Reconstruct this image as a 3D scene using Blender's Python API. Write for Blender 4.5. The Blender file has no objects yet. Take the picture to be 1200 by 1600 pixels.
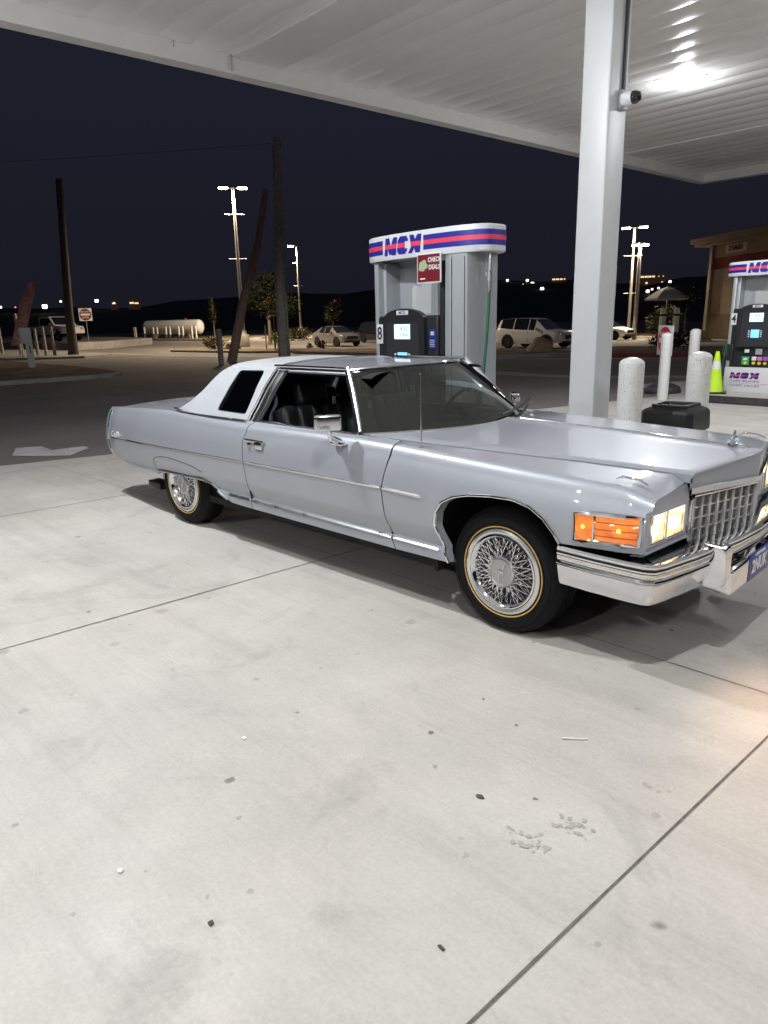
import bpy, bmesh, math, random
from mathutils import Vector, Matrix
R = math.radians
PI = math.pi
random.seed(7)
scene = bpy.context.scene
COL = scene.collection

# ------------------------------------------------------------------ camera
cam_data = bpy.data.cameras.new("camera")
cam = bpy.data.objects.new("camera", cam_data)
COL.objects.link(cam)
scene.camera = cam
_yaw, _pitch, _roll = -0.7827, -0.2656, -0.0252
_f = Vector((math.sin(_yaw) * math.cos(_pitch), math.cos(_yaw) * math.cos(_pitch), math.sin(_pitch)))
_r = Vector((math.cos(_yaw), -math.sin(_yaw), 0))
_u = _r.cross(_f)
_r2 = _r * math.cos(_roll) + _u * math.sin(_roll)
_u2 = -_r * math.sin(_roll) + _u * math.cos(_roll)
_m = Matrix((_r2, _u2, -_f)).transposed().to_4x4()
_m.translation = Vector((2.0686, -3.8448, 1.6604))
cam.matrix_world = _m
cam_data.sensor_fit = 'VERTICAL'
cam_data.sensor_height = 36.0
cam_data.lens = 36.0 * 1108.9 / 1600.0
cam_data.clip_start = 0.05
cam_data.clip_end = 6000

# ------------------------------------------------------------------ night sky
world = bpy.data.worlds.new("World")
scene.world = world
world.use_nodes = True
wn = world.node_tree
wn.nodes.clear()
wo = wn.nodes.new('ShaderNodeOutputWorld')
wb = wn.nodes.new('ShaderNodeBackground')
wt = wn.nodes.new('ShaderNodeTexCoord')
wsx = wn.nodes.new('ShaderNodeSeparateXYZ')
wr = wn.nodes.new('ShaderNodeValToRGB')
wn.links.new(wt.outputs['Generated'], wsx.inputs[0])
wn.links.new(wsx.outputs['Z'], wr.inputs[0])
wn.links.new(wr.outputs[0], wb.inputs[0])
wn.links.new(wb.outputs[0], wo.inputs[0])
wr.color_ramp.elements[0].position = 0.0
wr.color_ramp.elements[0].color = (0.0080, 0.0078, 0.0130, 1)
wr.color_ramp.elements[1].position = 0.6
wr.color_ramp.elements[1].color = (0.0125, 0.0150, 0.0265, 1)
wb.inputs[1].default_value = 1.0

# ------------------------------------------------------------------ exposure
vs = scene.view_settings
scene.display_settings.display_device = 'sRGB'
vs.view_transform = 'Standard'
vs.look = 'None'
vs.exposure = 0.24
vs.gamma = 1.0
vs.use_curve_mapping = False
scene.cycles.use_denoising = True
scene.cycles.max_bounces = 8
scene.cycles.transparent_max_bounces = 16
scene.cycles.sample_clamp_indirect = 6.0
scene.cycles.caustics_reflective = False
scene.cycles.caustics_refractive = False

CANOPY_W = 28.0        # watts of each canopy fixture, downwards
CANOPY_P = 26.0        # watts spilled sideways by its lens
CANOPY_S = 390.0       # watts thrown evenly downwards
STREET_W = 10500.0      # watts of each street lamp head

# ------------------------------------------------------------------ helpers
def link(o, parent=None):
    COL.objects.link(o)
    if parent is not None:
        o.parent = parent
    return o

def tag(o, label=None, cat=None, group=None, kind=None):
    if label: o['label'] = label
    if cat: o['category'] = cat
    if group: o['group'] = group
    if kind: o['kind'] = kind
    return o

def thing(name, label, cat, loc=(0, 0, 0), rz=0.0, group=None):
    o = bpy.data.objects.new(name, None)
    o.empty_display_size = 0.2
    o.location = loc
    o.rotation_euler = (0, 0, rz)
    link(o)
    return tag(o, label, cat, group)

class MB:
    """collects shapes and links them as one mesh object"""
    def __init__(self):
        self.bm = bmesh.new()
        self.mi = 0
    def v(self, p):
        return self.bm.verts.new(p)
    def f(self, vs_):
        try:
            fa = self.bm.faces.new(vs_)
            fa.material_index = self.mi
            fa.smooth = True
            return fa
        except ValueError:
            return None
    def grid(self, P, close_u=False):
        rows = [[self.v(p) for p in r] for r in P]
        n = len(rows)
        for i in range(n if close_u else n - 1):
            a, b = rows[i], rows[(i + 1) % n]
            for j in range(len(a) - 1):
                self.f((a[j], a[j + 1], b[j + 1], b[j]))
        return rows
    def poly(self, pts):
        return self.f([self.v(p) for p in pts])
    def box(self, c, s, rz=0.0, bevel=0.0, seg=2, rot=None, taper=None):
        cx, cy, cz = c
        hx, hy, hz = s[0] / 2, s[1] / 2, s[2] / 2
        t = bmesh.new()
        vs_ = []
        for z in (-hz, hz):
            k = 1.0 if (z < 0 or taper is None) else taper
            for x, y in ((-hx, -hy), (hx, -hy), (hx, hy), (-hx, hy)):
                vs_.append(t.verts.new((x * k, y * k, z)))
        for q in ((3, 2, 1, 0), (4, 5, 6, 7), (0, 1, 5, 4), (1, 2, 6, 5), (2, 3, 7, 6), (3, 0, 4, 7)):
            t.faces.new([vs_[i] for i in q])
        if bevel > 0:
            bmesh.ops.bevel(t, geom=list(t.edges), offset=min(bevel, hx * .9, hy * .9, hz * .9), segments=seg, affect='EDGES', profile=.6)
        m = Matrix.Translation((cx, cy, cz))
        if rot is not None: m = m @ rot.to_4x4()
        elif rz: m = m @ Matrix.Rotation(rz, 4, 'Z')
        self.merge(t, m)
    def merge(self, t, m=Matrix.Identity(4)):
        mp = {}
        for v in t.verts:
            mp[v] = self.bm.verts.new(m @ v.co)
        for fa in t.faces:
            self.f([mp[v] for v in fa.verts])
        t.free()
    def prism(self, poly, fn, d0, d1):
        """poly: 2D outline; fn(a,b,d)->3D; extruded from d0 to d1"""
        a = [self.v(fn(p[0], p[1], d0)) for p in poly]
        b = [self.v(fn(p[0], p[1], d1)) for p in poly]
        n = len(poly)
        self.f(a[::-1]); self.f(b)
        for i in range(n):
            self.f((a[i], a[(i + 1) % n], b[(i + 1) % n], b[i]))
    def lathe(self, prof, c=(0, 0, 0), axis='Z', n=24, a0=0.0, a1=2 * PI):
        """prof: (r, h) pairs"""
        full = abs(a1 - a0 - 2 * PI) < 1e-6
        rows = []
        m = n if full else n + 1
        for i in range(m):
            a = a0 + (a1 - a0) * i / n
            ca, sa = math.cos(a), math.sin(a)
            row = []
            for r, h in prof:
                if axis == 'Z': p = (c[0] + r * ca, c[1] + r * sa, c[2] + h)
                elif axis == 'Y': p = (c[0] + r * ca, c[1] + h, c[2] + r * sa)
                else: p = (c[0] + h, c[1] + r * ca, c[2] + r * sa)
                row.append(p)
            rows.append(row)
        self.grid(rows, close_u=full)
    def tube(self, path, r, n=8, cap=True, closed=False, sx=1.0, sy=1.0):
        path = [Vector(p) for p in path]
        rs = r if isinstance(r, (list, tuple)) else [r] * len(path)
        rows = []
        prev = None
        L = len(path)
        for i, p in enumerate(path):
            if closed:
                t = path[(i + 1) % L] - path[i - 1]
            else:
                t = path[min(i + 1, L - 1)] - path[max(i - 1, 0)]
            if t.length < 1e-9: t = Vector((0, 0, 1))
            t.normalize()
            if prev is None:
                ref = Vector((0, 0, 1)) if abs(t.z) < .9 else Vector((0, 1, 0))
                nx = t.cross(ref).normalized()
            else:
                nx = (prev - t * prev.dot(t))
                if nx.length < 1e-6: nx = t.cross(Vector((0, 0, 1)))
                nx.normalize()
            prev = nx
            ny = t.cross(nx)
            rows.append([p + (nx * math.cos(2 * PI * k / n) * sx + ny * math.sin(2 * PI * k / n) * sy) * rs[i] for k in range(n + 1)])
        vr = []
        for row in rows:
            q = [self.v(p) for p in row[:-1]]
            vr.append(q)
        m = L if closed else L - 1
        for i in range(m):
            a, b = vr[i], vr[(i + 1) % L]
            for k in range(n):
                self.f((a[k], a[(k + 1) % n], b[(k + 1) % n], b[k]))
        if cap and not closed:
            self.f(vr[0][::-1]); self.f(vr[-1])
    def sweep(self, path, sec, up=Vector((0, 0, 1)), cap=True, out=1.0):
        """sec: (outward, up) pairs swept along a path in plan, mitred"""
        path = [Vector(p) for p in path]
        rows = []
        L = len(path)
        for i, p in enumerate(path):
            t0 = (path[i] - path[i - 1]).normalized() if i > 0 else (path[1] - path[0]).normalized()
            t1 = (path[i + 1] - path[i]).normalized() if i < L - 1 else t0
            n0 = t0.cross(up).normalized(); n1 = t1.cross(up).normalized()
            nn = (n0 + n1)
            if nn.length < 1e-6: nn = n0
            nn.normalize()
            k = 1.0 / max(.35, nn.dot(n0))
            rows.append([p + nn * (o * k * out) + up * z for o, z in sec])
        rr = self.grid(rows)
        if cap:
            self.f(rr[0][::-1]); self.f(rr[-1])
    def build(self, name, mats, parent=None, angle=35.0, merge=0.0, flat=False, recalc=True):
        if merge > 0:
            bmesh.ops.remove_doubles(self.bm, verts=list(self.bm.verts), dist=merge)
        if recalc:
            bmesh.ops.recalc_face_normals(self.bm, faces=list(self.bm.faces))
        me = bpy.data.meshes.new(name)
        self.bm.to_mesh(me)
        self.bm.free()
        if not isinstance(mats, (list, tuple)): mats = [mats]
        for m in mats: me.materials.append(m)
        if flat:
            for p in me.polygons: p.use_smooth = False
        else:
            me.set_sharp_from_angle(angle=R(angle))
        o = bpy.data.objects.new(name, me)
        link(o, parent)
        return o

def text(name, body, size, loc, rot, mat, parent, extrude=0.001, align='CENTER', bold=0.0, shear=0.0, sx=1.0, spacing=1.0):
    c = bpy.data.curves.new(name, 'FONT')
    c.body = body
    c.size = size
    c.extrude = extrude
    c.align_x = align
    c.align_y = 'CENTER'
    c.offset = bold
    c.shear = shear
    c.space_character = spacing
    c.resolution_u = 2
    c.materials.append(mat)
    tmp = bpy.data.objects.new(name, c)
    COL.objects.link(tmp)
    dg = bpy.context.evaluated_depsgraph_get()
    me = bpy.data.meshes.new_from_object(tmp.evaluated_get(dg))
    bpy.data.objects.remove(tmp)
    bpy.data.curves.remove(c)
    me.name = name
    if not me.materials: me.materials.append(mat)
    me.transform(Matrix.Diagonal((sx, 1, 1, 1)))
    o = bpy.data.objects.new(name, me)
    o.location = loc
    o.rotation_euler = rot
    link(o, parent)
    return o

def interp(x, kn, smooth=False):
    if x <= kn[0][0]: return kn[0][1]
    for (x0, y0), (x1, y1) in zip(kn, kn[1:]):
        if x <= x1:
            t = (x - x0) / (x1 - x0)
            if smooth: t = t * t * (3 - 2 * t)
            return y0 + (y1 - y0) * t
    return kn[-1][1]

def spline(pts, n):
    """Catmull-Rom through points, n samples per span"""
    P = [Vector(p) for p in pts]
    P = [2 * P[0] - P[1]] + P + [2 * P[-1] - P[-2]]
    out = []
    for i in range(1, len(P) - 2):
        p0, p1, p2, p3 = P[i - 1:i + 3]
        for k in range(n):
            t = k / n
            out.append(.5 * ((2 * p1) + (p2 - p0) * t + (2 * p0 - 5 * p1 + 4 * p2 - p3) * t * t + (3 * p1 - p0 - 3 * p2 + p3) * t ** 3))
    out.append(P[-2].copy())
    return out

def resample(pts, n):
    P = [Vector(p) for p in pts]
    d = [0.0]
    for a, b in zip(P, P[1:]): d.append(d[-1] + (b - a).length)
    out = []
    j = 0
    for i in range(n + 1):
        s = d[-1] * i / n
        while j < len(d) - 2 and d[j + 1] < s: j += 1
        t = (s - d[j]) / max(1e-9, d[j + 1] - d[j])
        out.append(P[j].lerp(P[j + 1], min(1, max(0, t))))
    return out

def lerp(a, b, t): return a + (b - a) * t
def sstep(t):
    t = min(1, max(0, t))
    return t * t * (3 - 2 * t)

# ------------------------------------------------------------------ materials
MATS = {}
def pmat(name, col, rough=.5, metal=0.0, coat=0.0, spec=.5, noise=0.0, nscale=20.0, bump=0.0, bscale=60.0, emit=None, estr=0.0, rnoise=0.0, sub=0.0, trans=0.0):
    m = bpy.data.materials.new(name)
    m.use_nodes = True
    nt = m.node_tree
    b = nt.nodes['Principled BSDF']
    b.inputs['Base Color'].default_value = (*col, 1)
    b.inputs['Roughness'].default_value = rough
    b.inputs['Metallic'].default_value = metal
    b.inputs['Coat Weight'].default_value = coat
    b.inputs['Coat Roughness'].default_value = .04
    b.inputs['Specular IOR Level'].default_value = spec
    tc = nt.nodes.new('ShaderNodeTexCoord')
    if noise > 0:
        nz = nt.nodes.new('ShaderNodeTexNoise')
        nz.inputs['Scale'].default_value = nscale
        nz.inputs['Detail'].default_value = 6
        nz.inputs['Roughness'].default_value = .65
        nt.links.new(tc.outputs['Object'], nz.inputs['Vector'])
        mr = nt.nodes.new('ShaderNodeMapRange')
        mr.inputs[1].default_value = .3; mr.inputs[2].default_value = .7
        mr.inputs[3].default_value = 1 - noise; mr.inputs[4].default_value = 1 + noise
        nt.links.new(nz.outputs['Fac'], mr.inputs[0])
        mx = nt.nodes.new('ShaderNodeMix'); mx.data_type = 'RGBA'; mx.blend_type = 'MULTIPLY'
        mx.inputs[0].default_value = 1.0
        mx.inputs[6].default_value = (*col, 1)
        nt.links.new(mr.outputs[0], mx.inputs[7])
        nt.links.new(mx.outputs[2], b.inputs['Base Color'])
    if rnoise > 0:
        nz = nt.nodes.new('ShaderNodeTexNoise')
        nz.inputs['Scale'].default_value = 3.0
        nz.inputs['Detail'].default_value = 5
        nt.links.new(tc.outputs['Object'], nz.inputs['Vector'])
        mr = nt.nodes.new('ShaderNodeMapRange')
        mr.inputs[1].default_value = .35; mr.inputs[2].default_value = .65
        mr.inputs[3].default_value = max(0.01, rough - rnoise); mr.inputs[4].default_value = rough + rnoise
        nt.links.new(nz.outputs['Fac'], mr.inputs[0])
        nt.links.new(mr.outputs[0], b.inputs['Roughness'])
    if bump > 0:
        nz = nt.nodes.new('ShaderNodeTexNoise')
        nz.inputs['Scale'].default_value = bscale
        nz.inputs['Detail'].default_value = 4
        nt.links.new(tc.outputs['Object'], nz.inputs['Vector'])
        bp = nt.nodes.new('ShaderNodeBump')
        bp.inputs['Strength'].default_value = bump
        bp.inputs['Distance'].default_value = .01
        nt.links.new(nz.outputs['Fac'], bp.inputs['Height'])
        nt.links.new(bp.outputs[0], b.inputs['Normal'])
    if emit is not None:
        b.inputs['Emission Color'].default_value = (*emit, 1)
        b.inputs['Emission Strength'].default_value = estr
    MATS[name] = m
    return m

def glassmat(name, tint, refl=.06, rough=.0):
    """thin pane: tinted see-through plus a fresnel mirror"""
    m = bpy.data.materials.new(name)
    m.use_nodes = True
    nt = m.node_tree
    nt.nodes.clear()
    out = nt.nodes.new('ShaderNodeOutputMaterial')
    tr = nt.nodes.new('ShaderNodeBsdfTransparent'); tr.inputs[0].default_value = (*tint, 1)
    gl = nt.nodes.new('ShaderNodeBsdfGlossy'); gl.inputs['Roughness'].default_value = rough
    gl.inputs[0].default_value = (.95, 1, 1, 1)
    fr = nt.nodes.new('ShaderNodeFresnel'); fr.inputs[0].default_value = 1.5
    ma = nt.nodes.new('ShaderNodeMath'); ma.operation = 'MULTIPLY_ADD'
    ma.inputs[1].default_value = 1.15; ma.inputs[2].default_value = refl - .04
    ma.use_clamp = True
    mx = nt.nodes.new('ShaderNodeMixShader')
    nt.links.new(fr.outputs[0], ma.inputs[0]); nt.links.new(ma.outputs[0], mx.inputs[0])
    nt.links.new(tr.outputs[0], mx.inputs[1]); nt.links.new(gl.outputs[0], mx.inputs[2])
    nt.links.new(mx.outputs[0], out.inputs[0])
    return m

M_PAINT = pmat('silver_paint', (.375, .393, .432), rough=.47, metal=.38, coat=.75, noise=.03, nscale=900)
M_CHROME = pmat('chrome', (.78, .79, .81), rough=.06, metal=1.0)
M_BRUSH = pmat('satin_metal', (.56, .57, .58), rough=.28, metal=1.0, rnoise=.06)
M_VINYL = pmat('white_vinyl', (.42, .435, .46), rough=.42, bump=.22, bscale=220, noise=.04, nscale=14)
M_RUBBER = pmat('tyre_rubber', (.008, .008, .0085), rough=.75, spec=.2, noise=.25, nscale=60, bump=.1, bscale=150)
M_BLACK = pmat('black_trim', (.012, .012, .013), rough=.4)
M_DARK = pmat('underbody', (.010, .010, .010), rough=.9)
M_GOLD = pmat('gold_stripe', (.58, .36, .09), rough=.45)
M_WHITEWALL = pmat('polished_ring', (.72, .72, .69), rough=.22, metal=.75, rnoise=.05)
M_LEATHER = pmat('black_leather', (.007, .0075, .0085), rough=.40, bump=.15, bscale=90)
M_BLUESTRAP = pmat('seat_belt_webbing', (.10, .14, .20), rough=.7)
M_GLASS = glassmat('windshield_glass', (.12, .14, .135), refl=.10)
M_TINT = glassmat('tinted_glass', (.035, .04, .045), refl=.06)
M_PLATE = pmat('plate_blue', (.012, .03, .22), rough=.35)
M_PLATETXT = pmat('plate_characters', (.75, .78, .80), rough=.4)
def amberlens():
    m = pmat('amber_lens', (.70, .16, .02), rough=.12, coat=.6, bump=.5, bscale=120)
    nt = m.node_tree; b = nt.nodes['Principled BSDF']
    tc = nt.nodes.new('ShaderNodeTexCoord'); mp = nt.nodes.new('ShaderNodeMapping'); mp.inputs['Scale'].default_value = (10, 1, 22)
    nz = nt.nodes.new('ShaderNodeTexNoise'); nz.inputs['Scale'].default_value = 1.0; nz.inputs['Detail'].default_value = 4
    nt.links.new(tc.outputs['Object'], mp.inputs[0]); nt.links.new(mp.outputs[0], nz.inputs['Vector'])
    cr_ = nt.nodes.new('ShaderNodeValToRGB')
    cr_.color_ramp.elements[0].position = .36; cr_.color_ramp.elements[0].color = (.42, .07, .012, 1)
    cr_.color_ramp.elements[1].position = .66; cr_.color_ramp.elements[1].color = (.85, .30, .05, 1)
    nt.links.new(nz.outputs['Fac'], cr_.inputs[0]); nt.links.new(cr_.outputs[0], b.inputs['Emission Color'])
    b.inputs['Emission Strength'].default_value = .55
    return m
M_AMBER = amberlens()
M_AMBERLIT = pmat('amber_bulb', (1, .45, .05), emit=(1, .50, .06), estr=3.0)
def headlens():
    m = pmat('headlight_lens', (.9, .8, .65), rough=.08, coat=.5, bump=.6, bscale=45)
    nt = m.node_tree; b = nt.nodes['Principled BSDF']
    tc = nt.nodes.new('ShaderNodeTexCoord'); vo = nt.nodes.new('ShaderNodeTexNoise'); vo.inputs['Scale'].default_value = 26; vo.inputs['Detail'].default_value = 3
    nt.links.new(tc.outputs['Object'], vo.inputs['Vector'])
    cr_ = nt.nodes.new('ShaderNodeValToRGB')
    cr_.color_ramp.elements[0].position = .38; cr_.color_ramp.elements[0].color = (.50, .30, .10, 1)
    cr_.color_ramp.elements[1].position = .58; cr_.color_ramp.elements[1].color = (1.0, .80, .48, 1)
    nt.links.new(vo.outputs['Fac'], cr_.inputs[0]); nt.links.new(cr_.outputs[0], b.inputs['Emission Color'])
    b.inputs['Emission Strength'].default_value = 1.9
    return m
M_HEADLENS = headlens()
M_HEADBULB = pmat('headlight_glow', (1, .9, .7), emit=(1, .84, .55), estr=4.0)
M_GRILLEBACK = pmat('grille_insert', (.33, .33, .33), rough=.45, metal=.1)
M_GRILLE = pmat('grille_bars', (.62, .62, .62), rough=.25, metal=.75)
M_AMBERDARK = pmat('amber_rib', (.35, .06, .01), rough=.4)
M_DISH = pmat('wheel_dish_metal', (.07, .07, .075), rough=.35, metal=.6)
M_BADGE = pmat('bright_script', (.80, .80, .80), rough=.35, metal=.3)
# ================================================================== the silver coupe (x forward, -y towards the camera, origin under the front axle)
coupe = thing('coupe', 'long silver two-door coupe with white vinyl half roof, headlights on, parked at the pumps', 'car')

ZT = [(-4.72, .895), (-4.4, .915), (-4.0, .94), (-3.5, .958), (-3.15, .955), (-2.8, .948), (-2.3, .945), (-1.1, .957), (-.8, .953), (-.3, .935), (.3, .914), (.655, .897), (.70, .882), (.80, .846)]
ZM = [(-4.72, .62), (-4.4, .635), (-2.23, .682), (-.82, .698), (-.5, .69), (.8, .70)]
WW = [(-4.72, .845), (-4.4, .885), (-3.8, .925), (-3.0, .950), (-2.3, .960), (-.8, .962), (.0, .958), (.4, .950), (.65, .938), (.80, .915)]
def zt(x): return interp(x, ZT)
def side_y(x, z):
    w = interp(x, WW, True); t = zt(x); m = interp(x, ZM)
    if z >= m:
        p = (z - m) / (t - m)
        y = w - .030 * p - .050 * max(0, p) ** 3
    else:
        y = w - .020 * (m - z) / .3
        y -= .026 * sstep((.53 - z) / .12)
        y += .020 * sstep((.418 - z) / .03)
    return y
def yg(z): return .63 + (1.31 - z) * .18 / .335
def filx(x): return interp(x, [(-4.7, .022), (-4.0, .034), (-2.6, .058), (.70, .060), (.80, .045)])
def lift(p, s): return (p[0], s * side_y(p[0], p[1]), p[1])

def ruled(mb, A, B, s, n=14, fn=lift, close=False):
    rows = []
    for a, b in zip(A, B):
        rows.append([fn((lerp(a[0], b[0], k / n), lerp(a[1], b[1], k / n)), s) for k in range(n + 1)])
    mb.grid(rows, close_u=close)

def seg2(pts, n):
    return [(p[0], p[1]) for p in resample([(q[0], q[1], 0) for q in pts], n)]
def chain(*segs):
    out = list(segs[0])
    for s_ in segs[1:]: out += s_[1:]
    return out

def fillet(mb, xs, s, inner, n=10):
    """rounded shoulder then the flat top inwards to inner(x) -> (y, z)"""
    rows = []
    for x in xs:
        t = zt(x); z0 = t - filx(x); y0 = side_y(x, z0)
        yi, zi = inner(x)
        yt = y0 - 1.1 * filx(x)
        row = []
        for k in range(n + 1):
            a = k / n
            # quadratic bezier shoulder
            row.append((x, s * ((1 - a) ** 2 * y0 + 2 * a * (1 - a) * (y0 - .014) + a * a * yt), (1 - a) ** 2 * z0 + 2 * a * (1 - a) * (t - .001) + a * a * (t + .002)))
        for k in range(1, 5):
            a = k / 4
            row.append((x, s * lerp(yt, yi, a), lerp(t + .002, zi, a)))
        rows.append(row)
    mb.grid(rows)

DF = [(.921, -.775), (.84, -.79), (.70, -.82), (.56, -.81), (.46, -.785), (.40, -.765), (.33, -.74)]     # door front cut (z, x)
DR = [(.912, -2.225), (.83, -2.257), (.68, -2.235), (.50, -2.215), (.36, -2.20), (.33, -2.195)]            # door rear cut
GAP = .0035
ARCH = [(-.33, .335), (-.375, .44), (-.412, .545), (-.40, .62), (-.355, .685), (-.28, .727), (-.18, .752), (-.04, .768), (.096, .772), (.20, .750), (.284, .705), (.335, .65), (.372, .597)]
def hood_edge(x): return interp(x, [(-.95, .79), (-.2, .715), (.80, .545)])
def fin(x): return hood_ez(x) - .016 - interp(x, [(.735, 0), (.79, .040)])
def hood_ez(x): return interp(x, [(-.95, .972), (-.3, .965), (.3, .952), (.80, .934)])

for s in (-1, 1):
    # ---------------- front fender
    mb = MB()
    zs = lambda x: zt(x) - filx(x)
    A = chain(seg2(ARCH[:3], 10), seg2(ARCH[2:5], 10), seg2(ARCH[4:7], 14), seg2(ARCH[6:11], 20), seg2(ARCH[10:13], 8), seg2([(.372, .597), (.76, .617)], 16))
    dfr = [(x + GAP, z) for z, x in DF][::-1]
    def top(x0, x1, n): return [(lerp(x0, x1, k / n), zs(lerp(x0, x1, k / n))) for k in range(n + 1)]
    B = chain(seg2(dfr[:4], 10), seg2(dfr[3:6] + [(-.775 + GAP, zs(-.775))], 10), top(-.775 + GAP, -.3, 14), top(-.3, .35, 20), top(.35, .46, 8), top(.46, .785, 16))
    ruled(mb, A, B, s, 16)
    xs = [p[0] for p in B[20:]]
    fillet(mb, xs, s, lambda x: (hood_edge(x) + .006, fin(x)))
    # nose cap between the fender top and the headlights
    rows = []
    for k in range(9):
        a = k / 8
        y = 0
        if k == 0: zt_, xt = zs(.785), .785
        else: zt_, xt = lerp(zt(.785) + .002, fin(.785), min(1, a * 1.1)), lerp(.785, .792, a)
        zb_ = lerp(.790, .808, a); xb = lerp(.782, .806, a)
        row = []
        for t in [j / 6 for j in range(7)]:
            zz = lerp(zt_, zb_, t); xx = lerp(xt, xb, t) + .004 * math.sin(PI * t)
            yy = lerp(side_y(.78, min(zz, zs(.785))) + .001, .536, a)
            row.append((xx, s * yy, zz))
        rows.append(row + [(xb - .05, row[-1][1], zb_ - .004)])
    mb.grid(rows)
    # front return of the fender beside the headlights
    rows = []
    for k in range(12):
        zz = lerp(.615, .80, k / 11); xx = lerp(.759, .780, k / 11)
        yy = side_y(xx, zz)
        rows.append([(xx - .004, s * (yy - .0005), zz), (xx + .012, s * (yy - .003), zz), (.786, s * (yy - .016), zz), (.786, s * .86, zz)])
    mb.grid(rows)
    # arch lip
    rows = []
    for p in A[:63]:
        q = lift(p, s)
        rows.append([q, (q[0], q[1] - s * .012, q[2]), (q[0] + (.012 if p[0] < 0 else -.004), q[1] - s * .05, q[2] - .004)])
    mb.grid(rows)
    ff = mb.build('front_fender', M_PAINT, coupe, angle=40, merge=.0006)
    mb = MB()
    path = [Vector(lift(p, s)) for p in A[:63]]
    path = [p + Vector((0, s * .003, 0)) for p in path]
    mb.tube(path, .0085, 8, sx=1, sy=1)
    mb.build('arch_trim', M_CHROME, ff)
    # ---------------- door
    mb = MB()
    nz, nx = 40, 30
    rows = []
    for i in range(nx + 1):
        u = i / nx
        row = []
        for j in range(nz + 1):
            v = j / nz
            def X(z): return lerp(interp(z, [(a, b) for a, b in DR[::-1]]) + GAP, interp(z, [(a, b) for a, b in DF[::-1]]) - GAP, u)
            zz = lerp(.33, .92, v); x = X(zz)
            zz = lerp(.33, zs(x), v); x = X(min(zz, .921))
            row.append((x, s * side_y(x, zz), zz))
        rows.append(row)
    mb.grid(rows)
    fillet(mb, [r[-1][0] for r in rows], s, lambda x: (.823, .965))
    rows2 = [[(r[-1][0], s * .823, .965), (r[-1][0], s * .805, .955), (r[-1][0], s * .80, .40)] for r in rows]
    mb.grid(rows2)
    door = mb.build('door', M_PAINT, coupe, angle=40, merge=.0006)
    # edge returns so that the shut lines read dark
    for cut, sg in ((DF, 1), (DR, -1)):
        mb = MB()
        g = []
        for z, x in cut:
            y = s * side_y(x, z)
            g.append([(x - .011, y - s * .010, z), (x + .011, y - s * .010, z)])
        mb.grid(g)
        mb.build('shut_line_seal', M_DARK, door)
    # handle: flat escutcheon, pull and lock button
    mb = MB()
    hx, hz = -2.10, .822
    hy = side_y(hx, hz)
    mb.box((hx, s * (hy + .004), hz + .022), (.225, .014, .024), bevel=.004)
    mb.box((hx + .060, s * (hy + .012), hz - .004), (.085, .022, .048), bevel=.006)
    mb.box((hx - .055, s * (hy + .008), hz - .012), (.034, .016, .040), bevel=.006)
    mb.lathe([(.0, .022), (.012, .022), (.014, .016), (.014, 0)] if s > 0 else [(.0, -.022), (.012, -.022), (.014, -.016), (.014, 0)], (hx - .055, s * hy, hz - .028), 'Y', 14)
    mb.build('door_handle', M_CHROME, door)
    # side moulding on the door, and rocker trims
    def strip(name, x0, x1, zf, h, mat, parent, proud=.006, n=30):
        mb = MB()
        rows = []
        for i in range(n + 1):
            x = lerp(x0, x1, i / n); z = zf(x)
            tp = min(1, min(i, n - i) / 1.2 + .25)
            hh = h * tp
            y = [side_y(x, z + d) for d in (-hh, -hh * .6, hh * .6, hh)]
            rows.append([(x, s * y[0], z - hh), (x, s * (y[1] + proud), z - hh * .6), (x, s * (y[2] + proud), z + hh * .6), (x, s * y[3], z + hh)])
        mb.grid(rows)
        return mb.build(name, mat, parent, angle=50)
    zm_ = lambda x: interp(x, ZM)
    strip('side_moulding', -2.225, -.83, zm_, .009, M_CHROME, door)
    strip('side_moulding', -.812, -.50, zm_, .009, M_CHROME, ff)
    strip('rocker_moulding', -2.19, -.77, lambda x: .397, .010, M_BRUSH, door, .008)
    strip('rocker_moulding', -.755, -.40, lambda x: .397, .010, M_BRUSH, ff, .008)
    # ---------------- rear quarter
    mb = MB()
    XE = [(.38, -4.62), (.44, -4.685), (.60, -4.715), (.75, -4.71), (.87, -4.700), (.90, -4.695)]
    def zlow(x): return interp(x, [(-4.70, .455), (-4.58, .428), (-4.30, .402), (-3.80, .394), (-3.665, .394), (-3.62, .425), (-2.86, .455), (-2.76, .436), (-2.58, .362), (-2.48, .333), (-2.19, .33)])
    rows = []
    nx = 110
    for i in range(nx + 1):
        u = i / nx
        row = []
        for j in range(nz + 1):
            v = j / nz
            def X(z): return lerp(interp(z, XE), interp(z, [(a, b) for a, b in DR[::-1]]) - GAP, u)
            x = X(lerp(.42, .92, v)); zz = lerp(zlow(x), zs(x), v); x = X(min(zz, .912))
            row.append((x, s * side_y(x, zz), zz))
        rows.append(row)
    mb.grid(rows)
    fillet(mb, [r[-1][0] for r in rows], s, lambda x: (interp(x, [(-4.7, .70), (-3.5, .76), (-3.3, .815), (-2.2, .823)]), interp(x, [(-4.7, .90), (-3.5, .957), (-3.2, .957), (-2.2, .962)])))
    # underside lip
    mb.grid([[r[0], (r[0][0], r[0][1] - s * .03, r[0][2] + .002), (r[0][0], r[0][1] - s * .05, r[0][2] + .05)] for r in rows])
    # tail closing face
    e = rows[0]
    mb.grid([[p, (p[0] - .012, p[1] - s * .012, p[2]), (p[0] - .008, p[1] - s * .10, p[2])] for p in e])
    q = mb.build('rear_quarter', M_PAINT, coupe, angle=40, merge=.0006)
    strip('side_moulding', -4.58, -2.25, zm_, .007, M_CHROME, q, .004, 60)
    strip('rocker_moulding', -2.50, -2.21, lambda x: .397, .010, M_BRUSH, q, .008)
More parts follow.
